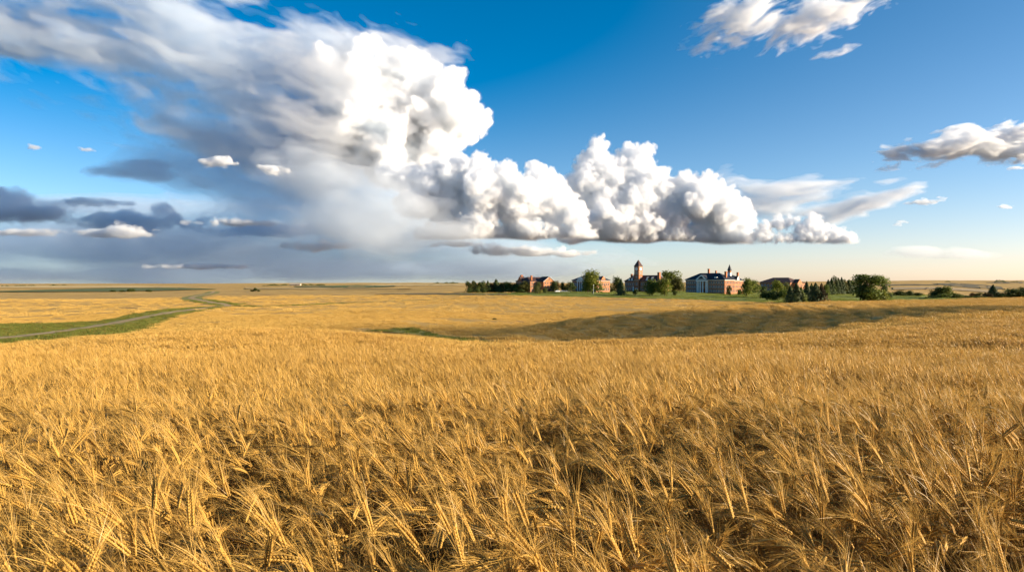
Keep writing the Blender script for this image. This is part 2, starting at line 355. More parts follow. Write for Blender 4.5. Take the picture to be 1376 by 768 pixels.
def hip(mb, x0, x1, y0, y1, z0, z1, m, o=.6, along='x', inset=None, gx0=False, gx1=False):
    """hip roof with a real eave thickness; gx0 / gx1: gabled instead of hipped at that end of the ridge"""
    x0 -= o; x1 += o; y0 -= o; y1 += o; mb.box(x0, x1, y0, y1, z0 - .25, z0, m)
    if along == 'x':
        i = inset if inset is not None else (y1 - y0) / 2; a = (x0 + (0 if gx0 else i), (y0 + y1) / 2, z1); b = (x1 - (0 if gx1 else i), (y0 + y1) / 2, z1); c = [(x0, y0), (x1, y0), (x1, y1), (x0, y1)]
    else:
        i = inset if inset is not None else (x1 - x0) / 2; a = ((x0 + x1) / 2, y0 + (0 if gx0 else i), z1); b = ((x0 + x1) / 2, y1 - (0 if gx1 else i), z1); c = [(x1, y0), (x1, y1), (x0, y1), (x0, y0)]
    z = z0 + .004; c = [(*p, z) for p in c]
    mb.face([c[0], c[1], b, a], m).face([c[2], c[3], a, b], m).face([c[1], c[2], b], m).face([c[3], c[0], a], m)
_win = {}
def window(par, x, y, z, face, w=1.15, h=1.9, dark=M_pane, trim=M_white):
    """one sash window, set on the wall: face 'f' looks to -y, 'r' to +x"""
    key = (w, h, trim.name)
    if key not in _win:
        b = MB(); t = .12
        b.box(-w/2, w/2, -.06, .02, 0, h, dark)
        for a0, a1, c0, c1 in ((-w/2-t, -w/2, -t, h+t), (w/2, w/2+t, -t, h+t), (-w/2, w/2, h, h+t), (-w/2, w/2, -t, 0), (-w/2, w/2, h/2-.06, h/2+.06)): b.box(a0, a1, -.12, .02, c0, c1, trim)
        o = b.build('window'); _win[key] = o.data; bpy.data.objects.remove(o)
    o = link('window', _win[key], par, (x, y, z)); o.rotation_euler = (0, 0, 0 if face == 'f' else R(90)); return o
def rows(par, face, fixed, a0, a1, n, zs, **k):
    if face == 'r': k.setdefault('trim', M_stone)  # sunlit side: warm sunlight put into the trim colour, buff instead of white
    for z in zs:
        for i in range(n):
            p = a0 + (a1 - a0) * (i + .5) / n
            window(par, p if face == 'f' else fixed, fixed if face == 'f' else p, z, face, **k)
def thing(name, label, cat, px, Y, rot=0, group=None, dz=0.0):
    o = bpy.data.objects.new(name, None); COL.objects.link(o); x = at(px, Y); o.location = (x, Y, float(ground(x, Y)) + dz); o.rotation_euler = (0, 0, rot); return tag(o, label, cat, group)
def wall_box(par, x0, x1, y0, y1, h, m, name='wall'): return MB().box(x0, x1, y0, y1, -3, h, m).build(name, par)
def band(par, x0, x1, y0, y1, z, h=.45, o=.18, m=M_white, name='cornice'): return MB().box(x0 - o, x1 + o, y0 - o, y1 + o, z, z + h, m).build(name, par)
def chimney(par, x, y, z0, z1, w=1.3, m=M_brick):
    b = MB().box(x - w/2, x + w/2, y - w/2, y + w/2, z0, z1, m); b.box(x - w/2 - .15, x + w/2 + .15, y - w/2 - .15, y + w/2 + .15, z1, z1 + .35, m); return b.build('chimney', par)
def gable(par, x0, x1, y0, y1, z0, z1, m, face='f', name='gable'):
    b = MB(); rm = M_roof if m is M_white else M_roofr
    if face == 'f':
        c = (x0 + x1) / 2
        for y in (y0, y1): b.face([(x0, y, z0), (x1, y, z0), (c, y, z1)] if y == y0 else [(x1, y, z0), (x0, y, z0), (c, y, z1)], m)
        b.face([(x0, y0, z0), (c, y0, z1), (c, y1, z1), (x0, y1, z0)], rm).face([(c, y0, z1), (x1, y0, z0), (x1, y1, z0), (c, y1, z1)], rm)
    else:
        c = (y0 + y1) / 2
        for x in (x0, x1): b.face([(x, y0, z0), (x, y1, z0), (x, c, z1)], m)
        b.face([(x0, y0, z0), (x0, c, z1), (x1, c, z1), (x1, y0, z0)], rm).face([(x0, c, z1), (x0, y1, z0), (x1, y1, z0), (x1, c, z1)], rm)
    return b.build(name, par)
# ------------------------------------------------------------------ the campus halls. Local frame: x along the front (0 = near right corner), y to the back
# 1. brick dormitory on the left
Y1 = depth(713, 392.2, 450)
A = thing('brick_dormitory', 'long gabled brick dormitory leftmost of the halls, half hidden behind the hedgerow', 'building', 712.6, Y1, R(-55), dz=.3)
wall_box(A, -21.5, 0, 0, 23, 9.2, M_brick2); band(A, -21.5, 0, 0, 23, 9.2, .4)
b = MB(); hip(b, -21.5, 0, 0, 23, 9.6, 13.2, M_roofr, .6, 'y', 5); rf = b.build('roof', A)
chimney(rf, -17.5, 3.2, 9.6, 14.6, 1.8); chimney(rf, -1.6, 2.4, 10.2, 14, 1.2)
gable(A, -19, -12, -.5, 4.5, 9.6, 13.6, M_brick, 'f')
wall_box(A, 0, 6.5, 9.5, 21.5, 9.19, M_brick2, 'wing_wall')
gable(A, .0, 6.49, 9.5, 21.5, 9.2, 13.3, M_brick2, 'r'); 
b = MB()
for y0, y1 in ((8.9, 15.5), (22.1, 15.5)): b.face([(-4, y0, 9.1), (7.1, y0, 9.1), (7.1, y1, 13.55), (-4, y1, 13.55)], M_roofr).face([(-4, y0, 8.85), (7.1, y0, 8.85), (7.1, y1, 13.3), (-4, y1, 13.3)], M_roofr).face([(7.1, y0, 8.85), (7.1, y0, 9.1), (7.1, y1, 13.55), (7.1, y1, 13.3)], M_white)
b.build('wing_roof', A)
rows(A, 'f', 0, -21, -.5, 8, (1.2, 4.2, 7.0), h=1.6, trim=M_stone); rows(A, 'r', 0, .5, 9, 3, (1.2, 4.2, 7.0), h=1.6, trim=M_stone); rows(A, 'r', 6.5, 10, 21, 4, (1.2, 4.2, 7.0), h=1.6, trim=M_stone); window(A, 6.5, 15.5, 10, 'r', h=1.5, trim=M_stone)
MB().box(6.52, 6.72, 14.7, 16.3, 0, 2.6, M_door).build('door', A)
# 2. white trimmed hall behind the big tree
Y2 = depth(802, 392, 450)
B = thing('porticoed_hall', 'brick hall with white columned front, split in two by the big roadside tree', 'building', 801.5, Y2, R(-50), dz=.3)
wall_box(B, -29, 0, 0, 16.5, 9.4, M_brick2); band(B, -29, 0, 0, 16.5, 9.4, .6)
b = MB(); hip(b, -29, 0, 0, 16.5, 10, 14.4, M_roof, .7, 'x', 8); rf = b.build('roof', B)
MB().box(-20.9, -12.1, -2.6, -.1, -1, .8, M_stone).build('porch_step', B)
for x in (-20.4, -17.8, -15.2, -12.6): MB().prism(ngon(x, -2, .42, 12), .8, 8.6, M_white, .85).build('column', B)
MB().box(-21, -12, -2.6, -.12, 8.6, 9.38, M_white).build('entablature', B)
gable(B, -21, -12, -2.6, 3, 10.02, 13.2, M_white, 'f', 'pediment')
rows(B, 'f', 0, -28.6, -21.5, 4, (1.2, 5.2), h=2.2); rows(B, 'f', 0, -11.5, -.4, 5, (1.2, 5.2), h=2.2); rows(B, 'f', 0, -20.4, -12.6, 3, (1.4, 5.2), h=2.3); rows(B, 'r', 0, .8, 15.7, 6, (1.2, 5.2), h=2.2)
gable(B, -2, .4, 5.2, 11.2, 10.02, 13.4, M_brick2, 'r')
# 3. clock tower hall
Y3 = depth(858, 391.6, 450)
T = thing('clock_tower_hall', 'red brick hall with tall pyramid roofed clock tower', 'building', 886, Y3 - 8, R(-48), dz=.2)
wall_box(T, -40, 0, 0, 14, 9.6, M_brick); band(T, -40, 0, 0, 14, 9.6, .4); band(T, -40, 0, 0, 14, 4.6, .25, .1, M_stone, 'string_course')
b = MB(); hip(b, -40, 0, 0, 14, 10, 15.4, M_roofr, .7, 'x', 6); rf = b.build('roof', T)
chimney(rf, -36.5, 6, 10.5, 16.4, 1.5); chimney(rf, -34.3, 7.5, 10.5, 16, 1.2); chimney(rf, -2.2, 2.5, 10.2, 17.6, 2.2)
for x in (-31.5, -34.8): gable(T, x - 1.5, x + 1.5, .2, 5, 10.3, 13.6, M_white, 'f', 'dormer')
for x in (-14, -8.5): gable(T, x - 1.8, x + 1.8, .2, 5, 10.3, 14, M_white, 'f', 'dormer')
tw = MB().box(-27.6, -22.2, -1.4, 4, -2, 23.6, M_brick).build('tower', T)
for z in (10.6, 16.2, 18.4, 23.2): MB().box(-27.75, -22.05, -1.55, 4.15, z, z + .4, M_stone).build('string_course', tw)
b = MB(); b.prism([(-28, -1.8), (-21.8, -1.8), (-21.8, 4.4), (-28, 4.4)], 23.6, 29.8, M_roofr, .02); b.prism(ngon(-24.9, 1.3, .12, 6), 29.6, 31, M_metal, .4); b.build('spire', tw)
for f, (cx, cyy) in (('f', (-24.9, -1.4)), ('r', (-22.2, 1.3))):
    d = MB(); n = 20
    P = [(math.cos(2*math.pi*i/n) * 1.55, math.sin(2*math.pi*i/n) * 1.55) for i in range(n)]
    for k in range(n):
        p, q = P[k], P[(k + 1) % n]
        d.face([(0, -.12, 0), (p[0], -.12, p[1]), (q[0], -.12, q[1])], M_clock).face([(p[0], -.12, p[1]), (p[0], 0, p[1]), (q[0], 0, q[1]), (q[0], -.12, q[1])], M_stone)
    d.box(-.07, .07, -.18, -.14, 0, 1.2, M_black).box(0, .8, -.18, -.14, -.08, .08, M_black)
    o = d.build('clock_face', tw); o.location = (cx, cyy, 21.2); o.rotation_euler = (0, 0, 0 if f == 'f' else R(90))
    for z in (13, 17.0): window(tw, cx, cyy, z if z < 15 else 19.0 - 2.2, f, w=1.2, h=1.4)
rows(T, 'f', 0, -39.6, -28.4, 5, (1.4, 6.0), h=2.2); rows(T, 'f', 0, -21.4, -.6, 8, (1.4, 6.0), h=2.2); rows(T, 'r', 0, .8, 13.4, 5, (1.4, 6.0), h=2.2); window(tw, -24.9, -1.4, 6.2, 'f', h=2.4)
MB().box(-26.2, -23.6, -1.62, -1.42, 0, 3.4, M_white).box(-25.7, -24.1, -1.7, -1.63, 0, 2.9, M_door).build('door', tw)
MB().box(-30.2, -29.2, -.35, -.02, 0, 5, M_white).build('pilaster', T)
# 4. the large hall with white portico
Y4 = depth(974, 394.6, 450)
D = thing('porticoed_brick_hall', 'large three storey brick hall with white pediment portico and dark hip roof', 'building', 973.8, Y4, R(-43), dz=.2)
wall_box(D, -35, 0, 0, 17, 11, M_brick); band(D, -35, 0, 0, 17, 11, .7, .3)
b = MB(); hip(b, -35, 0, 0, 17, 11.7, 17, M_roof, .8, 'x', 9.5); rf = b.build('roof', D)
chimney(rf, -19, 9.5, 15.5, 20.2, 1.3); chimney(rf, -13, 10.5, 15.5, 18.6, 1.1); chimney(rf, -2.6, 7, 12, 17.8, 1.6)
dm = MB(); dm.box(-9.6, -7.4, 1.2, 5, 11.9, 13.8, M_white); dm.build('dormer', D)
MB().box(-23.6, -14.4, -3.2, -.02, -1, .9, M_stone).build('porch_step', D)
for x in (-23, -20.1, -17.9, -15): MB().prism(ngon(x, -2.6, .5, 12), .9, 10.1, M_white, .85).build('column', D)
MB().box(-23.8, -14.2, -3.3, -.32, 10.1, 11.0, M_white).build('entablature', D)
for x in (-23.6, -15.6): MB().box(x, x + 1.2, -.3, -.02, .9, 10.1, M_white).build('pilaster', D)
pd = gable(D, -24, -14, -3.4, 5, 11.72, 15.6, M_white, 'f', 'pediment')
b = MB().face([(-22, -3.43, 12.1), (-16, -3.43, 12.1), (-19, -3.43, 14.6)], M_roof); b.build('tympanum', pd)
MB().box(-20, -18, -.16, -.02, .9, 3.9, M_door).build('door', D)
rows(D, 'f', 0, -34.6, -24.2, 5, (1.4, 4.8, 8.2)); rows(D, 'f', 0, -13.8, -.4, 6, (1.4, 4.8, 8.2)); rows(D, 'f', 0, -22.6, -15.4, 3, (4.8, 8.0)); rows(D, 'r', 0, .6, 16.6, 6, (1.4, 4.8, 8.2))
wall_box(D, -14, -.6, 17, 34, 10.6, M_brick2, 'wing_wall'); band(D, -14, -.6, 17.2, 34, 10.6, .6)
b = MB(); hip(b, -14, -.6, 18.1, 34, 11.2, 15.4, M_roof, .7, 'y', 5); b.build('wing_roof', D)
gable(D, -3.4, -.3, 22, 27, 11.22, 14.6, M_white, 'r', 'dormer')
cu = MB().prism(ngon(-7.3, 23, 1.7, 8), 13.5, 17.4, M_white).build('cupola', D)
MB().prism(ngon(-7.3, 23, 2.0, 8), 17.4, 18.0, M_stone).build('string_course', cu)
MB().prism(ngon(-7.3, 23, 1.5, 8), 18.0, 19.2, M_brick, .95).build('lantern', cu)
MB().prism(ngon(-7.3, 23, 2.0, 8), 19.2, 24.4, M_roof, .02).build('spire', cu)
chimney(D, -3.5, 30, 12, 17.4, 1.4)
rows(D, 'r', -.6, 17.8, 33.4, 6, (1.4, 4.8, 8.0)); MB().box(-.58, -.2, 24, 26, 0, 3, M_door).build('side_door', D)
# 5. low hall at the right
Y5 = depth(1050, 392.5, 500)
E = thing('hip_roofed_hall', 'low hall with wide brown hip roof, rightmost of the halls, behind trees', 'building', 1062, Y5, R(-45), dz=.2)
wall_box(E, -29, 0, 0, 24, 9, M_brick2); band(E, -29, 0, 0, 24, 9, .4)
b = MB(); hip(b, -29, 0, 0, 24, 9.4, 13.6, M_roofr, .8, 'x', 8); b.build('roof', E)
wall_box(E, 0, 5, 4, 14, 8.4, M_brick2, 'wing_wall'); gable(E, 0, 5, 4, 14, 8.4, 12, M_brick2, 'r')
wall_box(E, -10, 0, 24, 38, 8.6, M_brick2, 'wing_wall'); b = MB(); hip(b, -10, 0, 24, 38, 8.6, 9.6, M_roofr, .4, 'y'); b.build('wing_roof', E)
rows(E, 'f', 0, -28.5, -.5, 9, (1.4, 5.4)); rows(E, 'r', 5, 4.5, 13.5, 3, (1.4, 5.4)); rows(E, 'r', 0, 24.8, 37.5, 4, (1.4, 5.2))
# far shed on the horizon
Yf = 2300
Fm = thing('farm_shed', 'long pale farm shed on the far left horizon', 'shed', 396, Yf, R(-8))
wall_box(Fm, -17, 17, 0, 12, 4.5, M_stone); b = MB(); hip(b, -17, 17, 0, 12, 4.7, 7.5, M_stone, .5, 'x', 0, True, True); b.build('roof', Fm); MB().box(2, 6, -.1, -.02, 0, 3.6, M_door).build('door', Fm)
# ------------------------------------------------------------------ cars and the lamp post on the lawn's edge
def car(label, px, Y, rot, paint):
    t = thing('parked_car', label, 'car', px, Y, rot, 'cars parked between the halls', .14)
    b = MB(); prof_ = [(-2.2, .35), (-2.15, .85), (-1.2, .98), (-.55, 1.45), (.9, 1.47), (1.75, 1.0), (2.2, .92), (2.22, .35)]
    for y0, y1 in ((-.85, .85),):
        n = len(prof_)
        for i in range(n): p, q = prof_[i], prof_[(i + 1) % n]; b.face([(p[0], y0, p[1]), (q[0], y0, q[1]), (q[0], y1, q[1]), (p[0], y1, p[1])], paint)
        for y in (y0, y1):
            for i in range(1, n - 1): b.face([(prof_[0][0], y, prof_[0][1]), (prof_[i][0], y, prof_[i][1]), (prof_[i + 1][0], y, prof_[i + 1][1])], paint)
    b.build('body', t); b = MB()
    for y in (-.87, .85): b.face([(-1.0, y + .01, 1.0), (1.5, y + .01, 1.02), (.85, y + .01, 1.4), (-.5, y + .01, 1.38)], M_pane)
    b.build('side_window', t)
    for x in (-1.4, 1.4):
        for y in (-.8, .8):
            w = MB(); P = [(math.cos(2*math.pi*i/12) * .33, math.sin(2*math.pi*i/12) * .33) for i in range(12)]
            for i in range(12):
                p, q = P[i], P[(i + 1) % 12]; w.face([(x + p[0], y - .1, .33 + p[1]), (x + q[0], y - .1, .33 + q[1]), (x + q[0], y + .1, .33 + q[1]), (x + p[0], y + .1, .33 + p[1])], M_black)
                for yy in (y - .1, y + .1): w.face([(x, yy, .33), (x + p[0], yy, .33 + p[1]), (x + q[0], yy, .33 + q[1])], M_metal)
            w.build('wheel', t)
for px, l, p, a in ((749, 'white car parked just right of the brick dormitory', M_carw, 20), (756.5, 'silver car parked between two white cars', M_cars, 12), (762.5, 'white car parked nearest the porticoed hall behind the big tree', M_carw, 16)): car(l, px, depth(px, 391.8, 450), R(a), p)
lp = thing('lamp_post', 'pale metal lamp post standing on the lawn before the big tree', 'lamp post', 797.5, depth(797.5, 394.4, 450))
MB().prism(ngon(0, 0, .16, 8), -.3, 6.4, M_metal, .6).build('pole', lp); MB().prism(ngon(0, 0, .32, 8), 6.4, 7.0, M_white, .7).build('lamp_head', lp)
# ------------------------------------------------------------------ trees and shrubs
_crown = {}
def quads(C_, N_, S_, r):
    """leaf clumps: kinked cards centred C_, facing N_, size S_"""
    V = []; n = len(C_)
    for c, nn, s in zip(C_, N_, S_):
        a = np.cross(nn, (r.gauss(0, 1), r.gauss(0, 1), r.gauss(0, 1))); a /= np.linalg.norm(a) + 1e-6; b = np.cross(nn, a)
        V += [c - a * s, c - b * s * .6 + nn * s * .2, c + a * s, c + b * s * .6 + nn * s * .2]
    i = np.arange(n)[:, None] * 4
    return np.array(V), i + np.array([[0, 1, 2, 3]])
def crown(kind, var, leaf):
    key = (kind, var, leaf)
    if key in _crown: return _crown[key]
    r = random.Random(hash_(kind) + var * 17); Cc = []; Nn = []; Ss = []
    if kind == 'conifer':
        for k in range(1500):
            t = r.random() ** .75; z = .05 + .95 * t; layer = .5 + .5 * math.sin(z * 40 + var); rad = .5 * (1 - t) ** .85 * (.72 + .28 * layer) * r.uniform(.55, 1.08); th = r.uniform(0, 6.283)
            rad *= 1 + .22 * math.sin(3 * th + var + z * 7)
            Cc.append((rad * math.cos(th), rad * math.sin(th), z)); nv = np.array([math.cos(th), math.sin(th), .5 + r.gauss(0, .4)]) + np.array([r.gauss(0, .35) for _ in range(3)]); Nn.append(nv / np.linalg.norm(nv)); Ss.append(r.uniform(.025, .055) * (1.25 - .6 * t))
    else:
        nl = {'round': 13, 'spread': 17, 'column': 9, 'shrub': 8}[kind]; L = []
        for k in range(nl):
            th = r.uniform(0, 6.283) if k else 0; t = (k + .5) / nl
            if kind == 'column': L.append((.12 * math.cos(th), .12 * math.sin(th), .16 + .70 * t, r.uniform(.20, .34) * (1.1 - .5 * t)))
            elif kind == 'shrub': q = r.uniform(0, .28); L.append((q * math.cos(th), q * math.sin(th), r.uniform(.2, .68), r.uniform(.18, .32)))
            elif kind == 'spread': q = r.uniform(.05, .33); L.append((q * math.cos(th), q * math.sin(th), r.uniform(.2, .86) - .25 * q, r.uniform(.13, .23)))
            else: q = r.uniform(.0, .30) * (1 if t < .7 else .55); L.append((q * math.cos(th), q * math.sin(th), .28 + .58 * t, r.uniform(.14, .24)))
        nq = {'round': 2000, 'spread': 2600, 'column': 1500, 'shrub': 1100}[kind]
        for k in range(nq):
            x, y, z, q = r.choice(L); d = np.array([r.gauss(0, 1) for _ in range(3)]); d /= np.linalg.norm(d); rr = q * (r.random() ** .33) * r.choice([1, 1, 1, 1.18])
            zz = z + d[2] * rr * .9
            if zz < .03 or zz > 1: continue
            Cc.append((x + d[0] * rr, y + d[1] * rr, zz)); nv = d + np.array([r.gauss(0, .5) for _ in range(3)]) + (0, 0, .2); Nn.append(nv / np.linalg.norm(nv)); Ss.append(r.uniform(.018, .042) if kind != 'shrub' else r.uniform(.03, .06))
    Cc = np.array(Cc); Cc[:, :2] *= .5 / np.percentile(np.hypot(Cc[:, 0], Cc[:, 1]), 96); z0, z1 = np.percentile(Cc[:, 2], (1, 99.5)); Cc[:, 2] = (Cc[:, 2] - z0) / (z1 - z0) * (.97 - max(z0 * .5, .02)) + max(z0 * .5, .02)
    V, q = quads(Cc, np.array(Nn), np.array(Ss) * 1.35, r); _crown[key] = mesh_np('crown', V, [q], [LEAF[leaf]]); return _crown[key]
def hash_(s): return sum(ord(c) * (i + 3) for i, c in enumerate(s))
_trunk = {}
def trunk(kind, var):
    key = (kind, var)
    if key in _trunk: return _trunk[key]
    r = random.Random(var + hash_(kind)); b = MB(); b.prism(ngon(0, 0, .032, 8), -.06, .12, M_bark, .72); b.prism(ngon(0, 0, .023, 8), .12, .8 if kind == 'conifer' else .55, M_bark, .35)
    if kind != 'conifer':
        for k in range(6):
            th = r.uniform(0, 6.283); z0 = r.uniform(.12, .4); l = r.uniform(.18, .34); d = np.array([math.cos(th) * .75, math.sin(th) * .75, .7]); p0 = np.array([0, 0, z0]); p1 = p0 + d * l; s = np.array([-math.sin(th), math.cos(th), 0]); u = np.cross(d, s)
            R0 = [p0 + .011 * (math.cos(a) * s + math.sin(a) * u) for a in (0, 2.1, 4.2)]; R1 = [p1 + .004 * (math.cos(a) * s + math.sin(a) * u) for a in (0, 2.1, 4.2)]
            for i in range(3): j = (i + 1) % 3; b.face([R0[i], R0[j], R1[j], R1[i]], M_bark)
    o = b.build('trunk'); _trunk[key] = o.data; bpy.data.objects.remove(o); return _trunk[key]
_tc = [0]
def tree(px, base, hpx, wpx, kind, leaf, label, group=None, ymin=300, Y=None, cat=None):
    _tc[0] += 1; Y = Y or depth(px, base, ymin); x = at(px, Y); k = Y / FPX; v = _tc[0] % 5
    nm = {'conifer': 'conifer_tree', 'shrub': 'shrub'}.get(kind, 'leafy_tree')
    o = bpy.data.objects.new(nm, None); COL.objects.link(o); o.location = (x, Y, float(ground(x, Y)) + .1); o.rotation_euler = (0, 0, (_tc[0] * 2.4) % 6.28)
    tag(o, label, cat or ('shrub' if kind == 'shrub' else 'tree'), group)
    h, w = hpx * k * 1.03, wpx * k * (1.5 if kind == 'conifer' else 1.2)
    c = link('crown', crown(kind, v, leaf), o); c.scale = (w * 1.05, w * 1.05, h)
    t = link('stems' if kind == 'shrub' else 'trunk', trunk(kind, v % 2), o); t.scale = (h * .8, h * .8, h)
    return o
HG = 'trees of the hedgerow left of the dormitory'
for px, h, w, k, lf, l in (
 (630, 15, 7, 'column', 'dark', 'dark narrow tree at the left end of the hedgerow'), (634.5, 15.5, 7, 'column', 'olive', 'olive narrow tree second from the hedgerow\'s left end'), (639, 13.5, 6, 'conifer', 'spruce', 'small conifer third from the hedgerow\'s left end'),
 (643, 13.8, 6, 'column', 'green', 'green narrow tree right of the small hedgerow conifer'), (647.5, 15.3, 7.5, 'column', 'dark', 'dark full tree fifth from the hedgerow\'s left end'), (651.5, 11, 6, 'round', 'olive', 'short olive tree in the gap before the first hedgerow spire'),
 (655.5, 15.5, 6, 'conifer', 'spruce', 'dark spire shaped conifer, first of two spires in the hedgerow'), (660, 12.5, 8, 'round', 'brown', 'brownish leafy tree between the hedgerow\'s two spires'), (666.5, 17.8, 8, 'conifer', 'spruce', 'tallest conifer of the hedgerow'),
 (668, 10.5, 8, 'round', 'brown', 'low brownish tree at the foot of the tallest hedgerow conifer'), (673, 13, 9, 'round', 'olive', 'olive rounded tree right of the tallest hedgerow conifer'), (679.5, 14, 9, 'round', 'dark', 'dark broad tree in the middle of the hedgerow\'s right half'),
 (684, 13.5, 8, 'round', 'green', 'green tree touching the dark broad hedgerow tree'), (689.5, 12.5, 9, 'round', 'dark', 'dark tree in front of the dormitory\'s left corner'), (697, 11, 9, 'round', 'green', 'low green tree in front of the dormitory\'s shaded wall'), (705, 15, 10, 'round', 'olive', 'bright olive tree at the hedgerow\'s right end before the dormitory')):
    tree(px, 392.3, h, w * 1.3, k, lf, l, HG, 450)
for i, (px, h, w, lf) in enumerate(((632, 6, 8, 'dark'), (641, 5.5, 8, 'dark'), (649, 6, 8, 'dark'), (658, 6.5, 9, 'dark'), (666, 5, 8, 'dark'), (675, 6.5, 9, 'dark'), (684, 6, 9, 'dark'), (693, 6.5, 9, 'green'), (701, 5.5, 9, 'dark'))):
    tree(px, 392.6, h, w, 'shrub', lf, ('leftmost', 'second', 'third', 'fourth', 'fifth', 'sixth', 'seventh', 'eighth, greener', 'rightmost')[i] + ' of the nine low shrubs along the foot of the hedgerow', 'shrubs along the hedgerow foot', 450)
LT_ = [
 (722.5, 394.2, 16, 9, 'column', 'olive', 'slim olive tree in front of the dormitory\'s gable'), (726.5, 393, 4, 5, 'shrub', 'yellow', 'yellow green shrub beneath the dormitory\'s gable'), (732, 392.8, 6.5, 6, 'shrub', 'dark', 'dark shrub at the foot of the dormitory\'s gable wall'),
 (744.5, 391.6, 15, 9, 'round', 'dark', 'dark tree at the dormitory\'s right corner'), (749.5, 391, 14, 6, 'column', 'brown', 'brownish slim tree behind the parked cars'), (756, 391, 12.5, 7, 'round', 'dark', 'small dark tree behind the silver car'), (761.5, 391, 10, 6, 'round', 'olive', 'small olive tree behind the parked white car on the right'), (767, 391.8, 13.5, 11, 'round', 'dark', 'dark tree at the left corner of the white columned hall'),
 (796, 393.6, 31, 23, 'round', 'bright', 'biggest round tree, bright green, before the white columned hall'), (790, 393, 19, 12, 'round', 'green', 'green tree under the left side of the biggest round tree'), (814, 391.8, 11.5, 9, 'round', 'dark', 'small dark tree against the sunlit end of the white columned hall'), (821.5, 391.4, 4, 4, 'shrub', 'dark', 'small dark shrub in the gap left of the clock tower hall'),
 (828.5, 391.6, 20, 13, 'round', 'dark', 'dense dark tree left of the clock tower hall'), (834.5, 396, 22, 9, 'conifer', 'spruce', 'cone shaped conifer at the left end of the clock tower hall'), (853.5, 396, 8, 7.5, 'shrub', 'dark', 'round dark shrub on the lawn below the clock tower'),
 (876, 396.6, 22, 17, 'round', 'green', 'green tree covering the right wing of the clock tower hall'), (893, 397, 23.5, 22, 'round', 'bright', 'wide bright green tree at the clock tower hall\'s right end'), (903, 391.5, 28, 20, 'spread', 'green', 'tall ragged green tree rising behind the wide bright tree'), (913.5, 391.8, 20, 16, 'round', 'olive', 'olive tree left of the large hall with the portico'), (906.5, 396.8, 7, 6, 'shrub', 'dark', 'dark shrub at the right foot of the wide bright tree'),
 (979.5, 396, 13, 6, 'spread', 'dark', 'small dark tree against the sunlit side of the large hall'), (993, 395.5, 8, 6, 'shrub', 'dark', 'dark shrub at the far corner of the large hall\'s sunlit side'),
 (1003.5, 398, 25, 15, 'round', 'bright', 'bright green tree on a clear trunk right of the large hall'), (1014.5, 393.4, 18, 15, 'round', 'green', 'round green tree behind and right of the clear trunked tree'), (1024, 393, 9, 9, 'shrub', 'dark', 'dark shrub before the hip roofed hall\'s left end'),
 (1031, 402.5, 14, 15, 'shrub', 'dark', 'big dark shrub at the left of the clump before the hip roofed hall'), (1046, 400, 23.5, 17, 'round', 'bright', 'bright round tree before the hip roofed hall\'s roof'), (1056.5, 399.5, 20, 11, 'round', 'olive', 'yellowish tree right of the bright round one, before the hip roofed hall'), (1042, 403, 13, 13, 'shrub', 'dark', 'dark shrub beneath the bright round tree of the clump'), (1052, 403.2, 15, 12, 'shrub', 'green', 'green shrub beneath the yellowish tree of the clump'),
 (1062, 406, 22, 10, 'conifer', 'spruce', 'leftmost conifer of the group right of the hip roofed hall'), (1070.5, 406, 27, 11, 'conifer', 'spruce', 'tall dark conifer second in the group by the hip roofed hall'), (1076.5, 405.2, 21, 9, 'conifer', 'green', 'paler green conifer third in the group by the hip roofed hall'), (1084, 404.5, 27, 10, 'conifer', 'spruce', 'dark conifer in the middle of the group by the wheat\'s edge'), (1090.5, 404, 24, 9, 'conifer', 'dark', 'thin dark conifer behind the middle of the group by the wheat\'s edge'), (1096, 406, 26, 13, 'conifer', 'spruce', 'broad brown green conifer near the right of the group by the wheat\'s edge'), (1104, 406, 25, 11, 'conifer', 'brown', 'brownish conifer at the right end of the group by the wheat\'s edge'), (1110, 399, 17, 9, 'round', 'green', 'green leafy tree behind the brownish conifer'),
 (1151.5, 399, 2.2, 3, 'shrub', 'dark', 'tiny dark shrub alone on the sunlit lawn slope'),
 (1169, 404.2, 35, 36, 'spread', 'green', 'largest ragged tree at the lawn\'s right end'), (1161, 404, 25, 16, 'round', 'dark', 'dark lower tree against the left of the largest ragged tree'), (1175, 404.3, 19, 18, 'shrub', 'green', 'green shrub at the foot of the largest ragged tree'), (1184.5, 403.8, 15, 17, 'shrub', 'bright', 'bright green shrub right of the largest ragged tree'), (1187, 399.5, 17, 10, 'round', 'dark', 'dark small tree rising behind the bright green shrub'), (1195, 401, 9, 8, 'shrub', 'dark', 'dark low shrub at the far right of the big tree\'s clump'),
]
for a in LT_: tree(*a)
for i, (px, h) in enumerate(((1113, 20), (1117.5, 22), (1122.5, 24.5), (1127, 21.5), (1131, 22.5), (1136, 19.5), (1140.5, 19), (1145.5, 19), (1150.5, 20), (1155, 20))):
    tree(px, 395.2 - .15 * i, h, 8.5, 'conifer' if i % 3 != 2 else 'column', ('spruce', 'dark', 'olive')[i % 3] if i % 2 else 'spruce',
         ('leftmost', 'second', 'tallest, third', 'fourth', 'fifth', 'sixth', 'seventh', 'eighth', 'ninth', 'rightmost')[i] + ' tree in the dense dark row above the sunlit lawn slope', 'dark row of trees above the lawn slope', 400)
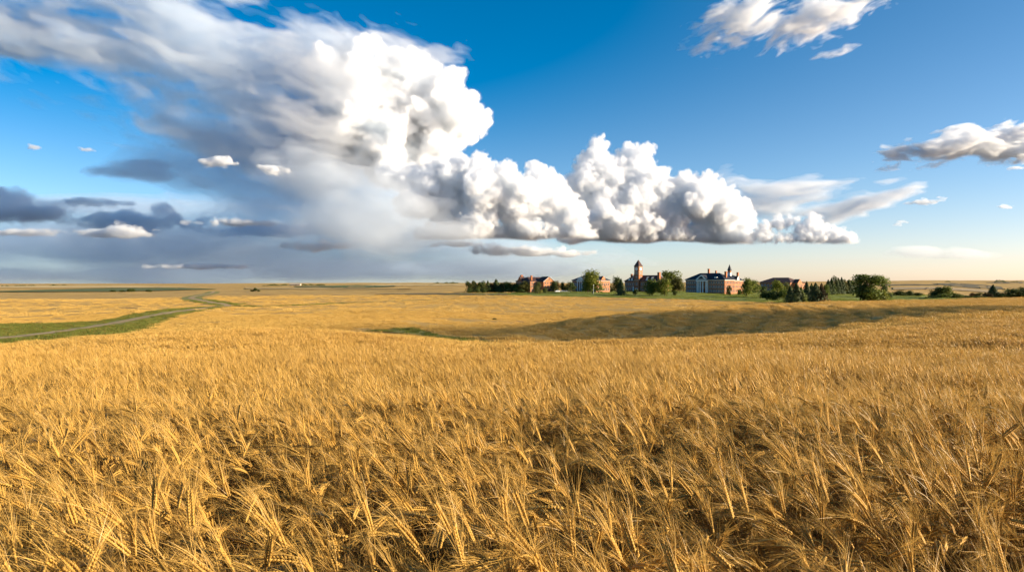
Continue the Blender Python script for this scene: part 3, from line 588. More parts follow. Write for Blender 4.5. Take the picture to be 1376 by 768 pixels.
RT = [
 (1207, 396.6, 7.5, 9, 'shrub', 'dark', 'round dark shrub on the far edge of the lawn, leftmost of the hedge'), (1214, 396.8, 5.5, 8, 'shrub', 'dark', 'low dark shrub beside the round one at the lawn\'s far edge'), (1222.5, 396.8, 7, 7, 'shrub', 'dark', 'pointed dark shrub in the middle of the hedge at the lawn\'s far edge'), (1232, 397, 4.5, 9, 'shrub', 'dark', 'lowest dark shrub at the right of the lawn\'s far hedge'),
 (1261, 400.5, 15, 15, 'round', 'dark', 'dark round tree on the left of the thicket behind the wheat brow'), (1271.5, 401, 17, 16, 'round', 'green', 'green taller tree on the right of the thicket behind the wheat brow'), (1249, 402.8, 5.5, 14, 'shrub', 'dark', 'low dark shrub at the thicket\'s left foot'), (1267, 402.6, 9, 13, 'shrub', 'green', 'bright green shrub at the foot of the thicket\'s two trees'), (1282, 402.4, 9, 12, 'shrub', 'green', 'green shrub at the right foot of the thicket'),
 (1294, 401.8, 6, 14, 'shrub', 'dark', 'dark shrub in the gap right of the thicket'), (1307, 401.6, 9, 7, 'round', 'brown', 'brownish small tree, left of two above the hedge by the wheat brow'), (1314.5, 401.6, 9, 9, 'round', 'olive', 'olive small tree, right of two above the hedge by the wheat brow'), (1311, 402, 5, 22, 'shrub', 'green', 'wide low green shrub under the two small trees'), (1325.5, 401.8, 9, 10, 'shrub', 'brown', 'brownish shrub left of the lone spruce'),
 (1334.5, 402, 19.5, 9, 'conifer', 'spruce', 'lone spruce standing above the right hand hedge'), (1343, 402, 10, 14, 'shrub', 'dark', 'dark shrub right of the lone spruce'), (1352.5, 402, 8.5, 12, 'shrub', 'dark', 'dark shrub left of the small yellow one'), (1356, 401.9, 7, 5.5, 'shrub', 'yellow', 'small yellow shrub in the right hand hedge'), (1366.5, 402, 15, 20, 'round', 'dark', 'big dark tree at the right edge of the view'), (1379, 402, 16, 18, 'round', 'dark', 'dark tree cut by the right edge of the view')]
for a in RT: tree(*a[:3], a[3] * 1.25, *a[4:], ymin=420)
for px, h, w, l in ((152, 2.8, 6, 'low dark shrub leftmost of the clump before the far green field'), (164, 2.6, 7, 'flat dark shrub second in the clump before the far green field'), (173.5, 4.2, 6, 'taller dark tree in the middle of the far green field\'s clump'), (178, 4.6, 6, 'tallest dark tree of the far green field\'s clump'), (199, 3, 7, 'dark shrub alone right of the far green field\'s clump')):
    tree(px, 391.9, h, w, 'round' if h > 4 else 'shrub', 'dark', l, ymin=500)
for px, h, w, l in ((343, 5, 6, 'small dark tree alone in the middle of the left wheat'), (338.5, 2.4, 4, 'low shrub left of the lone tree in the left wheat'), (347.5, 2.4, 4, 'low shrub right of the lone tree in the left wheat')):
    tree(px, 391.2, h, w, 'round' if h > 4 else 'shrub', 'dark', l, ymin=500)
for px, py, w, l in ((549, 442, 6, 'small green shrub in the grassy hollow'), (664, 428.5, 5, 'small green shrub on the wheat slope left of the shaded ridge')):
    tree(px, py, 2.5, w, 'shrub', 'olive', l, ymin=70)
# far-off woods that read as one mass
def wood(px0, px1, Y, hpx, label):
    r = random.Random(int(px0)); Cc = []; Nn = []; Ss = []; k = Y / FPX
    for i in range(int((px1 - px0) * 22)):
        p = r.uniform(px0, px1); e = min(1, (p - px0) / 4 + .35, (px1 - p) / 4 + .35); yy = Y + r.uniform(-20, 20); x = at(p, yy); h = hpx * k * e * (.75 + .5 * (n2(np.array(p), np.array(3.), 3.0, 77)))
        Cc.append((x, yy, float(ground(x, yy)) + h * r.random())); nv = np.array([r.gauss(0, .5), -1 + r.gauss(0, .5), .6]); Nn.append(nv / np.linalg.norm(nv)); Ss.append(k * r.uniform(.3, .6))
    V, q = quads(np.array(Cc), np.array(Nn), Ss, r); o = link('distant_wood', mesh_np('distant_wood', V, [q], [LEAF['dark']])); tag(o, label, 'wood', kind='stuff')
wood(352, 390, 2350, 2.2, 'far wood on the left horizon beside the pale shed'); wood(404, 440, 2200, 2.2, 'far wood right of the pale shed'); wood(582, 616, 3000, 2, 'thin far wood on the horizon before the hedgerow'); wood(0, 48, 3000, 1.5, 'thin far wood at the left edge'); wood(66, 92, 3200, 1.4, 'short far wood on the left horizon')
wood(1336, 1352, 4000, 3.2, 'far wood on the right horizon'); wood(1358, 1368, 4000, 2.2, 'small far wood at the right horizon'); wood(1269, 1278, 3800, 1.8, 'far clump on the right hills')
# ------------------------------------------------------------------ tall grass along the track and in the hollow (stuff)
# ------------------------------------------------------------------ standing wheat (stuff): stalk variants and clumps, scattered by geometry nodes
def straw_mat(name, c, c2, trans=.35, rough=.55):
    t = NT(name); oi = t.n('ObjectInfo'); f = t.noise(t.coord(1), 14, 3)
    base = t.mix(f, c, c2)
    base = t.mix(t.ramp(oi.outputs['Random'], [(0, (.0, .0, .0)), (1, (.40, .40, .40))]), base, tuple(x * k for x, k in zip(c, (.72, .66, .55))))
    t.col(base); t.b.inputs['Roughness'].default_value = rough
    tr = t.n('BsdfTranslucent'); t.l(base, tr.inputs[0]); mx = t.n('MixShader'); mx.inputs[0].default_value = trans
    t.l(t.b.outputs[0], mx.inputs[1]); t.l(tr.outputs[0], mx.inputs[2]); t.l(mx.outputs[0], t.out.inputs[0]); return t.m
M_stem = straw_mat('straw', (.40, .22, .048), (.22, .115, .022), .08)
M_head = straw_mat('ear', (.57, .335, .070), (.46, .26, .05), .1)
M_awn = straw_mat('awn', (.68, .42, .105), (.56, .33, .075), .25, .4)
M_leaf = straw_mat('dry_leaf', (.38, .22, .05), (.17, .12, .025), .2)
M_blade = straw_mat('grass_blade', (.145, .185, .024), (.27, .275, .05), .4)
M_blade2 = straw_mat('lawn_blade', (.16, .19, .024), (.26, .27, .042), .4)
M_far = straw_mat('ear_far', (.66, .42, .105), (.54, .33, .075), .1)
WM = [M_stem, M_head, M_awn, M_leaf, M_blade, M_blade2, M_far]
class Geo:
    def __init__(s): s.V = []; s.T = []; s.MI = []; s.n = 0
    def add(s, V, T, m):
        V = np.asarray(V, float); T = np.asarray(T, int); s.V.append(V); s.T.append(T + s.n); s.MI.append(np.full(len(T), m)); s.n += len(V)
    def mesh(s, name):
        return mesh_np(name, np.concatenate(s.V), [np.concatenate(s.T)], WM, np.concatenate(s.MI))
def unit(v): return v / max(1e-9, np.linalg.norm(v))
def tube(g, P, r0, r1, m, k=3, rad=None):
    n = len(P); V = []; T = []
    for i, p in enumerate(P):
        d = unit(P[min(i + 1, n - 1)] - P[max(i - 1, 0)]); a = unit(np.cross(d, (.3, .9, .2))); b = np.cross(d, a); r = rad[i] if rad else r0 + (r1 - r0) * i / (n - 1)
        for j in range(k):
            t = 2 * math.pi * j / k; V.append(p + r * (math.cos(t) * a + math.sin(t) * b))
    for i in range(n - 1):
        for j in range(k):
            a = i * k + j; b = i * k + (j + 1) % k; T += [(a, b, b + k), (a, b + k, a + k)]
    g.add(V, T, m)
def blade(g, P, w0, w1, side, m):
    n = len(P); V = []; T = []
    for i, p in enumerate(P):
        w = w0 + (w1 - w0) * i / (n - 1); V += [p - side * w / 2, p + side * w / 2]
    for i in range(n - 1): a = 2 * i; T += [(a, a + 1, a + 3), (a, a + 3, a + 2)]
    g.add(V, T, m)
BIP = [(0, 2, 4), (2, 1, 4), (1, 3, 4), (3, 0, 4), (2, 0, 5), (1, 2, 5), (3, 1, 5), (0, 3, 5)]
def stalk(g, r, base, az, lod, H=.85, lean=.2, nod=60):
    """one wheat plant; az: the way it leans"""
    dx = np.array([math.cos(az), math.sin(az), 0.]); up = np.array([0, 0, 1.]); sd = np.cross(up, dx)
    nseg = 6 if lod == 0 else 2
    s = np.linspace(0, 1, nseg + 1)
    P = base + up * (H * s * (1 - .25 * lean * s))[:, None] + dx * (H * lean * s ** 2.2)[:, None] + sd * (.02 * r.uniform(-1, 1) * np.sin(3 * s))[:, None]
    # neck: bends over into the ear
    d = unit(P[-1] - P[-2]); a0 = math.atan2(d @ dx, d[2]); a1 = R(nod); Q = [P[-1]]
    ns = 4 if lod == 0 else 2; nl = .09
    for i in range(ns):
        a = a0 + (a1 - a0) * (i + 1) / ns * .8; Q.append(Q[-1] + nl / ns * (dx * math.sin(a) + up * math.cos(a)))
    P = np.concatenate([P, Q[1:]])
    tube(g, P, [.0019, .0022, .004][lod], [.0012, .0015, .003][lod], 0)
    # ear
    L = r.uniform(.08, .11); ne = 11 if lod == 0 else 4; E = [P[-1]]; dirs = []
    for i in range(ne):
        a = a0 + (a1 - a0) * (.8 + .3 * i / ne); dd = dx * math.sin(a) + up * math.cos(a); dirs.append(dd); E.append(E[-1] + dd * L / ne)
    roll = r.uniform(0, math.pi)
    def awn(p, dd, ln, w, m=2):
        sp = np.array([r.gauss(0, 1) for _ in range(3)]); v = unit(dd + .17 * sp); v2 = unit(v + np.array([0, 0, -.05 - .15 * r.random()]) + dx * .12)
        side = unit(np.cross(v, (r.gauss(0, 1), r.gauss(0, 1), r.gauss(0, 1))))
        blade(g, [p, p + v * ln * .55, p + v * ln * .55 + v2 * ln * .45], w, w * .3, side, m)
    if lod == 0:
        for i in range(ne):
            dd = dirs[i]; a = unit(np.cross(dd, sd + .01)); b = np.cross(dd, a); a, b = a * math.cos(roll) + b * math.sin(roll), -a * math.sin(roll) + b * math.cos(roll)
            for sgn in (-1, 1):
                w = .0072 * (1 - .45 * abs(i / ne - .35)); c = E[i] + a * sgn * w * .75 + dd * .006; t = unit(dd + a * sgn * .35); q = np.cross(t, b)
                V = [c + b * w * .8, c - b * w * .8, c + q * w * .75, c - q * w * .75, c + t * .0135, c - t * .0075]
                g.add(V, BIP, 1)
                awn(c + t * .009, unit(t + dd), r.uniform(.075, .13), .0015)
                awn(c + t * .009, dd, r.uniform(.07, .11), .0013) if i % 2 else None
    else:
        w = [0, .0085, .014][lod]; tube(g, np.array([E[0] + (E[-1] - E[0]) * q + sd * w * (.35 if i % 2 else -.35) for i, q in enumerate((0, .14, .3, .45, .6, .75, .88, 1))]), 0, 0, 1, 3, [w * q for q in (.35, .95, .7, 1, .65, .85, .5, .2)])
        for i in range([0, 11, 5][lod]): awn(E[r.randrange(1, ne + 1)], dirs[-1], r.uniform(.09, .14), [0, .0024, .010][lod])
    # dry leaves
    for k in range(2 if lod == 0 else 1):
        if lod and r.random() < .5: continue
        z = r.uniform(.35, .8); i = int(z * nseg); p = base + (P[i] - base) if i < len(P) else P[-1]
        a = r.uniform(0, 2 * math.pi) if r.random() < .5 else az + r.gauss(0, .6); h = np.array([math.cos(a), math.sin(a), 0]); ln = r.uniform(.12, .26); dr = r.uniform(.2, 1.0)
        n = 5 if lod == 0 else 2; tt = np.linspace(0, 1, n + 1)[:, None]
        Lf = p + h * ln * tt * .8 + up * ln * (.55 * tt - dr * tt ** 2); blade(g, list(Lf), .011, .002, unit(np.cross(h, up) + up * r.uniform(-.5, .5)), 3)
def variants(n, maker, name):
    c = bpy.data.collections.new(name)
    for i in range(n):
        g = Geo(); maker(g, random.Random(100 + i)); o = bpy.data.objects.new('%s_%02d' % (name, i), g.mesh(name)); c.objects.link(o)
    return c
LEANAZ = math.pi            # plants lean towards -X, the wind comes from the sun side
def one(g, r): stalk(g, r, np.zeros(3), LEANAZ + r.gauss(0, .35), 0, r.uniform(.70, .92), r.uniform(.04, .32), r.choice([15, 22, 30, 38, 46, 55, 70, 95, 120]) + r.uniform(-8, 8))
def clump(n, size, lod, hs=1.0):
    def f(g, r):
        for _ in range(n):
            b = np.array([r.uniform(-.5, .5) * size, r.uniform(-.5, .5) * size, 0])
            stalk(g, r, b, LEANAZ + r.gauss(0, .7), lod, r.uniform(.66, .92) * hs, r.uniform(.05, .36), r.choice([18, 26, 35, 45, 62, 95]) + r.uniform(-8, 8))
    return f
def tufts(n, size, w, hs=1.0, ms=(6, 6, 2), z0=.3):
    """distant clump: broad ears on short straw"""
    def f(g, r):
        for _ in range(n):
            b = np.array([r.uniform(-.5, .5) * size, r.uniform(-.5, .5) * size, 0]); h = r.uniform(.72, .96) * hs; a = LEANAZ + r.gauss(0, .8); d = np.array([math.cos(a), math.sin(a), 0])
            ln = r.uniform(.12, .3) * hs; side = np.array([r.gauss(0, 1), r.gauss(0, 1), .2]); side = unit(side - d * (side @ d) * .5)
            blade(g, [b + (0, 0, z0 * hs), b + d * .06 * hs + (0, 0, h * .72), b + d * .16 * hs + (0, 0, h), b + d * (.16 * hs + ln) + (0, 0, h + r.uniform(-.06, .10) * hs)], w, w * .35, side, r.choice(ms))
    return f
def scatter(P, idx, rot, scl, coll, mesh):
    pass
def make_field(name, V, idx, rot, scl, coll):
    me = bpy.data.meshes.new(name); me.vertices.add(len(V)); me.vertices.foreach_set('co', np.asarray(V, np.float32).ravel())
    a = me.attributes.new('pick', 'INT', 'POINT'); a.data.foreach_set('value', np.asarray(idx, np.int32))
    a = me.attributes.new('turn', 'FLOAT_VECTOR', 'POINT'); a.data.foreach_set('vector', np.asarray(rot, np.float32).ravel())
    a = me.attributes.new('size', 'FLOAT', 'POINT'); a.data.foreach_set('value', np.asarray(scl, np.float32))
    o = link(name, me)
    ng = bpy.data.node_groups.new(name, 'GeometryNodeTree'); ng.interface.new_socket('Geometry', in_out='INPUT', socket_type='NodeSocketGeometry'); ng.interface.new_socket('Geometry', in_out='OUTPUT', socket_type='NodeSocketGeometry')
    N = ng.nodes; gi = N.new('NodeGroupInput'); go = N.new('NodeGroupOutput'); ip = N.new('GeometryNodeInstanceOnPoints'); ci = N.new('GeometryNodeCollectionInfo'); mp = N.new('GeometryNodeMeshToPoints')
    ci.inputs['Collection'].default_value = coll; ci.inputs['Separate Children'].default_value = True; ci.inputs['Reset Children'].default_value = True
    def att(n, ty):
        q = N.new('GeometryNodeInputNamedAttribute'); q.data_type = ty; q.inputs['Name'].default_value = n; return q.outputs[0]
    L = ng.links.new
    L(gi.outputs[0], mp.inputs[0]); L(mp.outputs[0], ip.inputs['Points']); L(ci.outputs[0], ip.inputs['Instance']); ip.inputs['Pick Instance'].default_value = True
    L(att('pick', 'INT'), ip.inputs['Instance Index']); L(att('turn', 'FLOAT_VECTOR'), ip.inputs['Rotation']); L(att('size', 'FLOAT'), ip.inputs['Scale']); L(ip.outputs[0], go.inputs[0])
    md = o.modifiers.new('scatter', 'NODES'); md.node_group = ng
    return o
def spread(y0, y1, cell, jit=1.0, margin=1.0, umax=.78):
    """jittered grid of points in the wedge the camera looks over (a little wider)"""
    xm = umax * y1 + margin; xs = np.arange(-xm, xm, cell); ys = np.arange(y0, y1, cell)
    X, Y = np.meshgrid(xs, ys); X = X + rng.uniform(-.5, .5, X.shape) * cell * jit; Y = Y + rng.uniform(-.5, .5, Y.shape) * cell * jit
    X, Y = X.ravel(), Y.ravel(); k = (np.abs(X) < umax * Y + margin) & (Y >= y0) & (Y < y1); return X[k], Y[k]
def sway(X, Y):
    """gusts: slow swirls in the lean direction"""
    return .55 * n2(X, Y, 1.3, 7) + .5 * n2(X, Y, 3.7, 8) + .3 * n2(X, Y, .5, 9)
def lodged(X, Y):
    """patches where the crop is beaten down or thin"""
    q = n2(X, Y, 22, 21) + .6 * n2(X, Y, 7, 22) + .35 * n2(X, Y, 3, 23)
    return 1 - .55 * smooth(.55, .95, q)
def place(name, coll, nvar, y0, y1, cell, tilt, margin=1.0, yaw=.5, sink=0.0, smin=.9, smax=1.1, thin=None, umax=.78, only=None, lift=.95):
    X, Y = spread(y0, y1, cell, 1.0, margin, umax); k = inside(X, Y, only) & ~inside(X, Y, ('dirt_road',)) if only else ~inside(X + 1.0 * n2(X, Y, 9, 33) * (Y > 60), Y + 2.5 * n2(X, Y, 11, 34) * (Y > 60))
    if thin is not None: k &= rng.random(len(X)) < thin(X, Y)
    X, Y = X[k], Y[k]; z = canopy(X, Y) - lift - sink if not only else ground(X, Y) - .05; n = len(X)
    e = .5; gx = (canopy(X + e, Y) - canopy(X - e, Y)) / (2 * e); gy = (canopy(X, Y + e) - canopy(X, Y - e)) / (2 * e)
    rz = sway(X, Y) * 1.2 + rng.normal(0, yaw, n)
    sc = rng.uniform(smin, smax, n) * (1 + .07 * n2(X, Y, 2.2, 12) + .05 * n2(X, Y, .6, 13)) * (1 - .45 * (1 - lodged(X, Y)) * (Y > 25))
    # stand across the slope (only clumps follow it)
    rot = np.stack([np.arctan(gy) * tilt + rng.normal(0, .05, n), -np.arctan(gx) * tilt + .10 * sway(X + 50, Y) + rng.normal(0, .05, n), rz], 1)
    o = make_field(name, np.stack([X, Y, z], 1), rng.integers(0, nvar, n), rot, sc, coll)
    print(name, n); return o
def clearings(X, Y):
    return 1 - .55 * smooth(.15, .6, n2(X, Y, .9, 26) + .5 * n2(X, Y, .4, 27))
def gaps(X, Y):
    return 1 - .86 * smooth(-.1, .5, n2(X, Y, .42, 24) + .5 * n2(X, Y, .17, 25))
c0 = variants(18, one, 'wheat_plant')
c1 = variants(10, clump(34, .42, 1), 'wheat_clump')
c2_ = variants(8, clump(90, .95, 2), 'wheat_tuft')
c3_ = variants(6, tufts(420, 3.0, .035), 'wheat_patch')
c4_ = variants(5, tufts(420, 7.0, .09), 'wheat_swath')
fields = [
 place('standing_wheat', c0, 18, .75, 6.5, .052, 0, 1.6, yaw=.85, thin=gaps, sink=.06),
 place('standing_wheat', c1, 10, 6.2, 20, .33, .6, 2, yaw=.7, sink=.17, thin=clearings),
 place('standing_wheat', c2_, 8, 19.5, 70, .72, .9, 3, yaw=.5, sink=.42),
 place('standing_wheat', c3_, 6, 68, 260, 2.3, 1, 8, yaw=.4, thin=lodged, sink=.12),
 place('standing_wheat', c4_, 5, 255, 620, 5.4, 1, 20, yaw=.4, sink=.25, thin=lodged),
]
for o, l in zip(fields, ('golden bearded wheat standing in the immediate foreground', 'golden wheat of the near field beyond the first rows', 'wheat on the near brow of the field', 'wheat on the slopes of the middle hollow', 'wheat on the far slope below the campus')):
    tag(o, l, 'wheat', kind='stuff')

cg = variants(5, tufts(260, 2.6, .06, .38, (4, 4, 4, 4, 4, 3), 0), 'grass_patch'); cl = variants(4, tufts(520, 7.0, .10, .22, (5,), 0), 'lawn_patch')
gv = place('tall_grass', cg, 5, 60, 420, 2.2, 1, 8, yaw=3, only=('grass_verge', 'grass_hollow'), smin=.6, smax=1.3); tag(gv, 'rough green grass along the dirt road and in the hollow', 'grass', kind='stuff')
gl = place('lawn_grass', cl, 4, 300, 1000, 5.5, 1, 8, yaw=3, only=('campus_lawn',), smin=.6, smax=1.2); tag(gl, 'short green grass of the campus lawn', 'grass', kind='stuff')
# ------------------------------------------------------------------ clouds: closed bodies of evenly scattering air, sun and sky light them
def lattice(shape, cell, seed):
    g = np.random.default_rng(seed); cell = cell if isinstance(cell, tuple) else (cell,) * 3
    a = g.standard_normal([int(s / c) + 3 for s, c in zip(shape, cell)]).astype(np.float32)
    for ax in range(3):
        L = shape[ax]; p = np.arange(L) / cell[ax] + g.random(); i = p.astype(int); f = (p - i).astype(np.float32); f = f * f * (3 - 2 * f)
        sh = [1, 1, 1]; sh[ax] = L; f = f.reshape(sh)
        a = np.take(a, i, axis=ax) * (1 - f) + np.take(a, i + 1, axis=ax) * f
    return a
def nets(f, iso=0.0):
    """surface nets of a 3D field: solid where f < iso"""
    s = f < iso; nx, ny, nz = f.shape
    c = np.zeros((nx-1, ny-1, nz-1), np.int8)
    for dx in (0, 1):
        for dy in (0, 1):
            for dz in (0, 1): c += s[dx:nx-1+dx, dy:ny-1+dy, dz:nz-1+dz]
    act = (c > 0) & (c < 8); g = np.argwhere(act); acc = np.zeros((len(g), 3)); cnt = np.zeros(len(g))
    for ax in range(3):
        o = [a for a in range(3) if a != ax]
        for d1 in (0, 1):
            for d2 in (0, 1):
                d = [0, 0, 0]; d[o[0]] = d1; d[o[1]] = d2; e = list(d); e[ax] = 1
                p = g + d; q = g + e; a = f[p[:, 0], p[:, 1], p[:, 2]]; b = f[q[:, 0], q[:, 1], q[:, 2]]
                m = (a < iso) != (b < iso); t = np.where(m, (iso - a) / np.where(m, b - a, 1), 0)
                cnt += m; acc[:, ax] += t; acc[:, o[0]] += m * d1; acc[:, o[1]] += m * d2
    idx = -np.ones(act.shape, np.int32); idx[act] = np.arange(len(g)); v = g + acc / cnt[:, None]; quads = []
    for ax in range(3):
        o = [a for a in range(3) if a != ax]; N = (nx, ny, nz)
        s0 = [slice(1, n - 1) for n in N]; s1 = list(s0); s0[ax] = slice(0, N[ax] - 1); s1[ax] = slice(1, N[ax])
        a = s[tuple(s0)]; b = s[tuple(s1)]; w = a != b; base = np.argwhere(w); fl = a[w]
        for k in range(3):
            if k != ax: base[:, k] += 1
        def cell(d1, d2):
            q = base.copy(); q[:, o[0]] -= d1; q[:, o[1]] -= d2; return idx[q[:, 0], q[:, 1], q[:, 2]]
        q = np.stack([cell(1, 1), cell(0, 1), cell(0, 0), cell(1, 0)], 1); flip = fl if ax != 1 else ~fl
        q[~flip] = q[~flip][:, ::-1]; quads.append(q)
    return v, np.concatenate(quads)
CW = (.980, .987, .994)
def vol_mat(name, dens, color=CW, g=.25):
    m = bpy.data.materials.new(name); m.use_nodes = True; t = m.node_tree
    t.nodes.remove(t.nodes['Principled BSDF'])
    p = t.nodes.new('ShaderNodeVolumeScatter'); p.inputs['Color'].default_value = (*color, 1); p.inputs['Density'].default_value = dens; p.inputs['Anisotropy'].default_value = g
    q = t.nodes.new('ShaderNodeVolumeAbsorption'); q.inputs['Color'].default_value = (*color, 1); q.inputs['Density'].default_value = dens; ad = t.nodes.new('ShaderNodeAddShader')
    t.links.new(p.outputs[0], ad.inputs[0]); t.links.new(q.outputs[0], ad.inputs[1]); t.links.new(ad.outputs[0], t.nodes['Material Output'].inputs['Volume']); return m
def to_world(P, Yc):
    sc = Yc / FPX; W = np.empty_like(P); W[:, 0] = (P[:, 0] - 688) * sc; W[:, 1] = Yc + P[:, 1] * sc; W[:, 2] = CAMZ + P[:, 2] * sc; return W
def finish(name, f, lo, vox, Yc, levels, parent=None, color=CW, g=.25):
    f[0] = f[-1] = 9; f[:, 0] = f[:, -1] = 9; f[:, :, 0] = f[:, :, -1] = 9
    out = None
    for iso, d, *cc in levels:
        if not (f < iso).any(): continue
        v, q = nets(f, iso); W = to_world(v * vox + lo, Yc)
        o = link('cloud_body' if out else name, mesh_np(name, W, [q], [vol_mat(name, d * FPX / Yc, cc[0] if cc else color, g)]))
        if out: o.parent = out
        else: out = o
    out['kind'] = 'stuff'; return out
def bank(x0, x1, y, r, step=.8):
    return [(x, y, r) for x in np.arange(x0, x1, r * step)]
def cumulus(name, blobs, base, Yc, vox=1.1, dens=.45, seed=1, amps=(2.0, 1.6, 1.4, 1.0), kids=(17, 11, 7), g=.1, base_noise=1.5, shrink=(.24, .60), color=CW, thick=.8, soft=None):
    r = random.Random(seed); cur = [(x, r.uniform(-.5, .5) * q * thick, HOR - y, q) for x, y, q in blobs]; al = list(cur)
    for l in range(len(kids)):
        nx = []
        for x, d, z, q in cur:
            for k in range(kids[l]):
                th = r.uniform(0, 2 * math.pi); cz = r.uniform(-.55, 1); s = math.sqrt(1 - cz * cz); q2 = q * r.uniform(*shrink)
                if q2 < 1.7: continue
                D = q * r.uniform(.75, 1.0); nx.append((x + D * s * math.cos(th), d + D * s * math.sin(th) * thick, z + D * cz, q2))
        al += nx; cur = nx
    A = np.array(al); lo = np.array([(A[:, i] - A[:, 3]).min() for i in range(3)]) - 7; hi = np.array([(A[:, i] + A[:, 3]).max() for i in range(3)]) + 7
    lo[2] = max(lo[2], HOR - base - 10)
    n = ((hi - lo) / vox).astype(int) + 1; f = np.full(n, 12., np.float32); ax = [lo[i] + np.arange(n[i]) * vox for i in range(3)]
    for x, d, z, q in al:
        i0 = [max(0, int((c - q - 10 - lo[k]) / vox)) for k, c in enumerate((x, d, z))]; i1 = [min(n[k], int((c + q + 10 - lo[k]) / vox) + 2) for k, c in enumerate((x, d, z))]
        if any(i1[k] <= i0[k] for k in range(3)): continue
        gx, gy, gz = np.meshgrid(*[ax[k][i0[k]:i1[k]] for k in range(3)], indexing='ij', sparse=True)
        dd = np.sqrt((gx - x) ** 2 + (gy - d) ** 2 + (gz - z) ** 2) - q; sub = f[i0[0]:i1[0], i0[1]:i1[1], i0[2]:i1[2]]
        k = .10 * q + .25; h = np.maximum(k - np.abs(sub - dd), 0) / k; sub[...] = np.minimum(sub, dd) - h * h * k * .25
    fade = np.clip((9 - f) / 5, 0, 1)
    for j, (c, a) in enumerate(zip((14, 6.5, 3.2, 1.8), amps)): f += a * fade * lattice(n, c / vox, seed * 10 + j)
    zb = (HOR - base) + base_noise * lattice((n[0], n[1], 1), (34 / vox, 34 / vox, 1), seed * 10 + 7)
    f = np.maximum(f, zb - ax[2][None, None, :])
    return finish(name, f, lo, vox, Yc, soft or [(1.6, dens * .05), (.3, dens * .15), (-1.2, dens * .30), (-3, dens * .5)], color=color, g=g)
def veil(name, ells, Yc, vox, levels, seed=1, streak=0, cells=((40, .5), (18, .3), (8, .18)), stretch=3.0, color=CW, g=.3, bias=0.0):
    """soft cloud: ellipsoids (x, y, rx, ry, tilt in degrees, depth) frayed by noise stretched along 'streak' degrees"""
    E = []
    for x, y, rx, ry, t, d in ells: E.append((x, HOR - y, rx, ry, R(t), d))
    m = 1.25
    lo = np.array([min(x - m * max(rx, ry) for x, z, rx, ry, t, d in E), -m * max(e[5] for e in E), min(z - m * max(rx * abs(math.sin(t)) + ry, ry) for x, z, rx, ry, t, d in E)])
    hi = np.array([max(x + m * max(rx, ry) for x, z, rx, ry, t, d in E), m * max(e[5] for e in E), max(z + m * max(rx * abs(math.sin(t)) + ry, ry) for x, z, rx, ry, t, d in E)])
    n = ((hi - lo) / vox).astype(int) + 2
    X, D, Z = np.meshgrid(*[lo[i] + np.arange(n[i]) * vox for i in range(3)], indexing='ij', sparse=True)
    f = np.full(n, -9., np.float32)
    for x, z, rx, ry, t, d in E:
        a = (X - x) * math.cos(t) + (Z - z) * math.sin(t); b = -(X - x) * math.sin(t) + (Z - z) * math.cos(t)
        v = 1 - np.sqrt((a / rx) ** 2 + (b / ry) ** 2 + (D / d) ** 2); k = .25
        h = np.maximum(k - np.abs(f - v), 0) / k; f = np.maximum(f, v) + h * h * k * .25
    # streaked noise: sample a rotated, stretched 2D+depth lattice
    st = R(streak); ca, sa = math.cos(st), math.sin(st)
    Xf, Zf = np.meshgrid(lo[0] + np.arange(n[0]) * vox, lo[2] + np.arange(n[2]) * vox, indexing='ij')
    wob = 6 * n2(Xf, Zf, 50, 30 + seed) + 3 * n2(Xf, Zf, 21, 31 + seed)
    for j, (c, a) in enumerate(cells):
        u = Xf * ca + Zf * sa + wob; w = -Xf * sa + Zf * ca + wob
        n1 = n2(u / stretch, w, c, 40 + seed + j); nb = n2(u / stretch + 300, w + 90, c, 60 + seed + j)
        dd = np.linspace(0, n[1] * vox / c / 1.5, n[1])[None, :, None]
        f += a * (n1[:, None, :] * np.cos(dd) + nb[:, None, :] * np.sin(dd)).astype(np.float32)
    return finish(name, -(f + bias), lo, vox, Yc, [(-l, *d) for l, *d in levels], color=color, g=g)
SOFT = [(.02, .0035), (.15, .006), (.28, .008, (.80, .88, .95)), (.42, .011, (.74, .83, .92)), (.58, .012, (.72, .82, .92))]  # inner shells tinted blue-grey: the core's shade is put into their colour
THIN = [(.04, .006), (.2, .012), (.4, .02)]
# towering cloud over the plain and its anvil, spreading to the upper left
cumulus('thunder_cloud', [(640, 165, 16), (628, 140, 14), (600, 132, 24), (615, 165, 26), (590, 185, 30), (555, 165, 34), (560, 120, 26), (540, 100, 24), (585, 215, 28), (600, 235, 22), (520, 215, 36), (500, 160, 40), (470, 110, 34), (490, 80, 22), (460, 190, 36), (560, 90, 18), (425, 195, 26), (410, 215, 14), (545, 135, 26), (575, 155, 26), (530, 170, 28)],
        262, 16500, 1.4, .3, seed=2, base_noise=7, amps=(3.0, 2.4, 2.0, 1.3), thick=1.5, soft=[(3.2, .012), (1.2, .03), (-.6, .07), (-3, .16)])
cumulus('cumulus_cloud', [(520, 238, 14), (545, 240, 18), (575, 245, 22), (610, 240, 26), (640, 232, 20), (650, 265, 30), (680, 245, 20), (600, 275, 30), (560, 270, 24), (690, 275, 28), (725, 250, 20), (722, 270, 24), (745, 280, 24), (765, 288, 18), (780, 300, 14), (640, 300, 26), (700, 305, 22), (600, 310, 14)] + bank(575, 790, 316, 13),
        322, 14500, .95, .32, seed=3, base_noise=3)
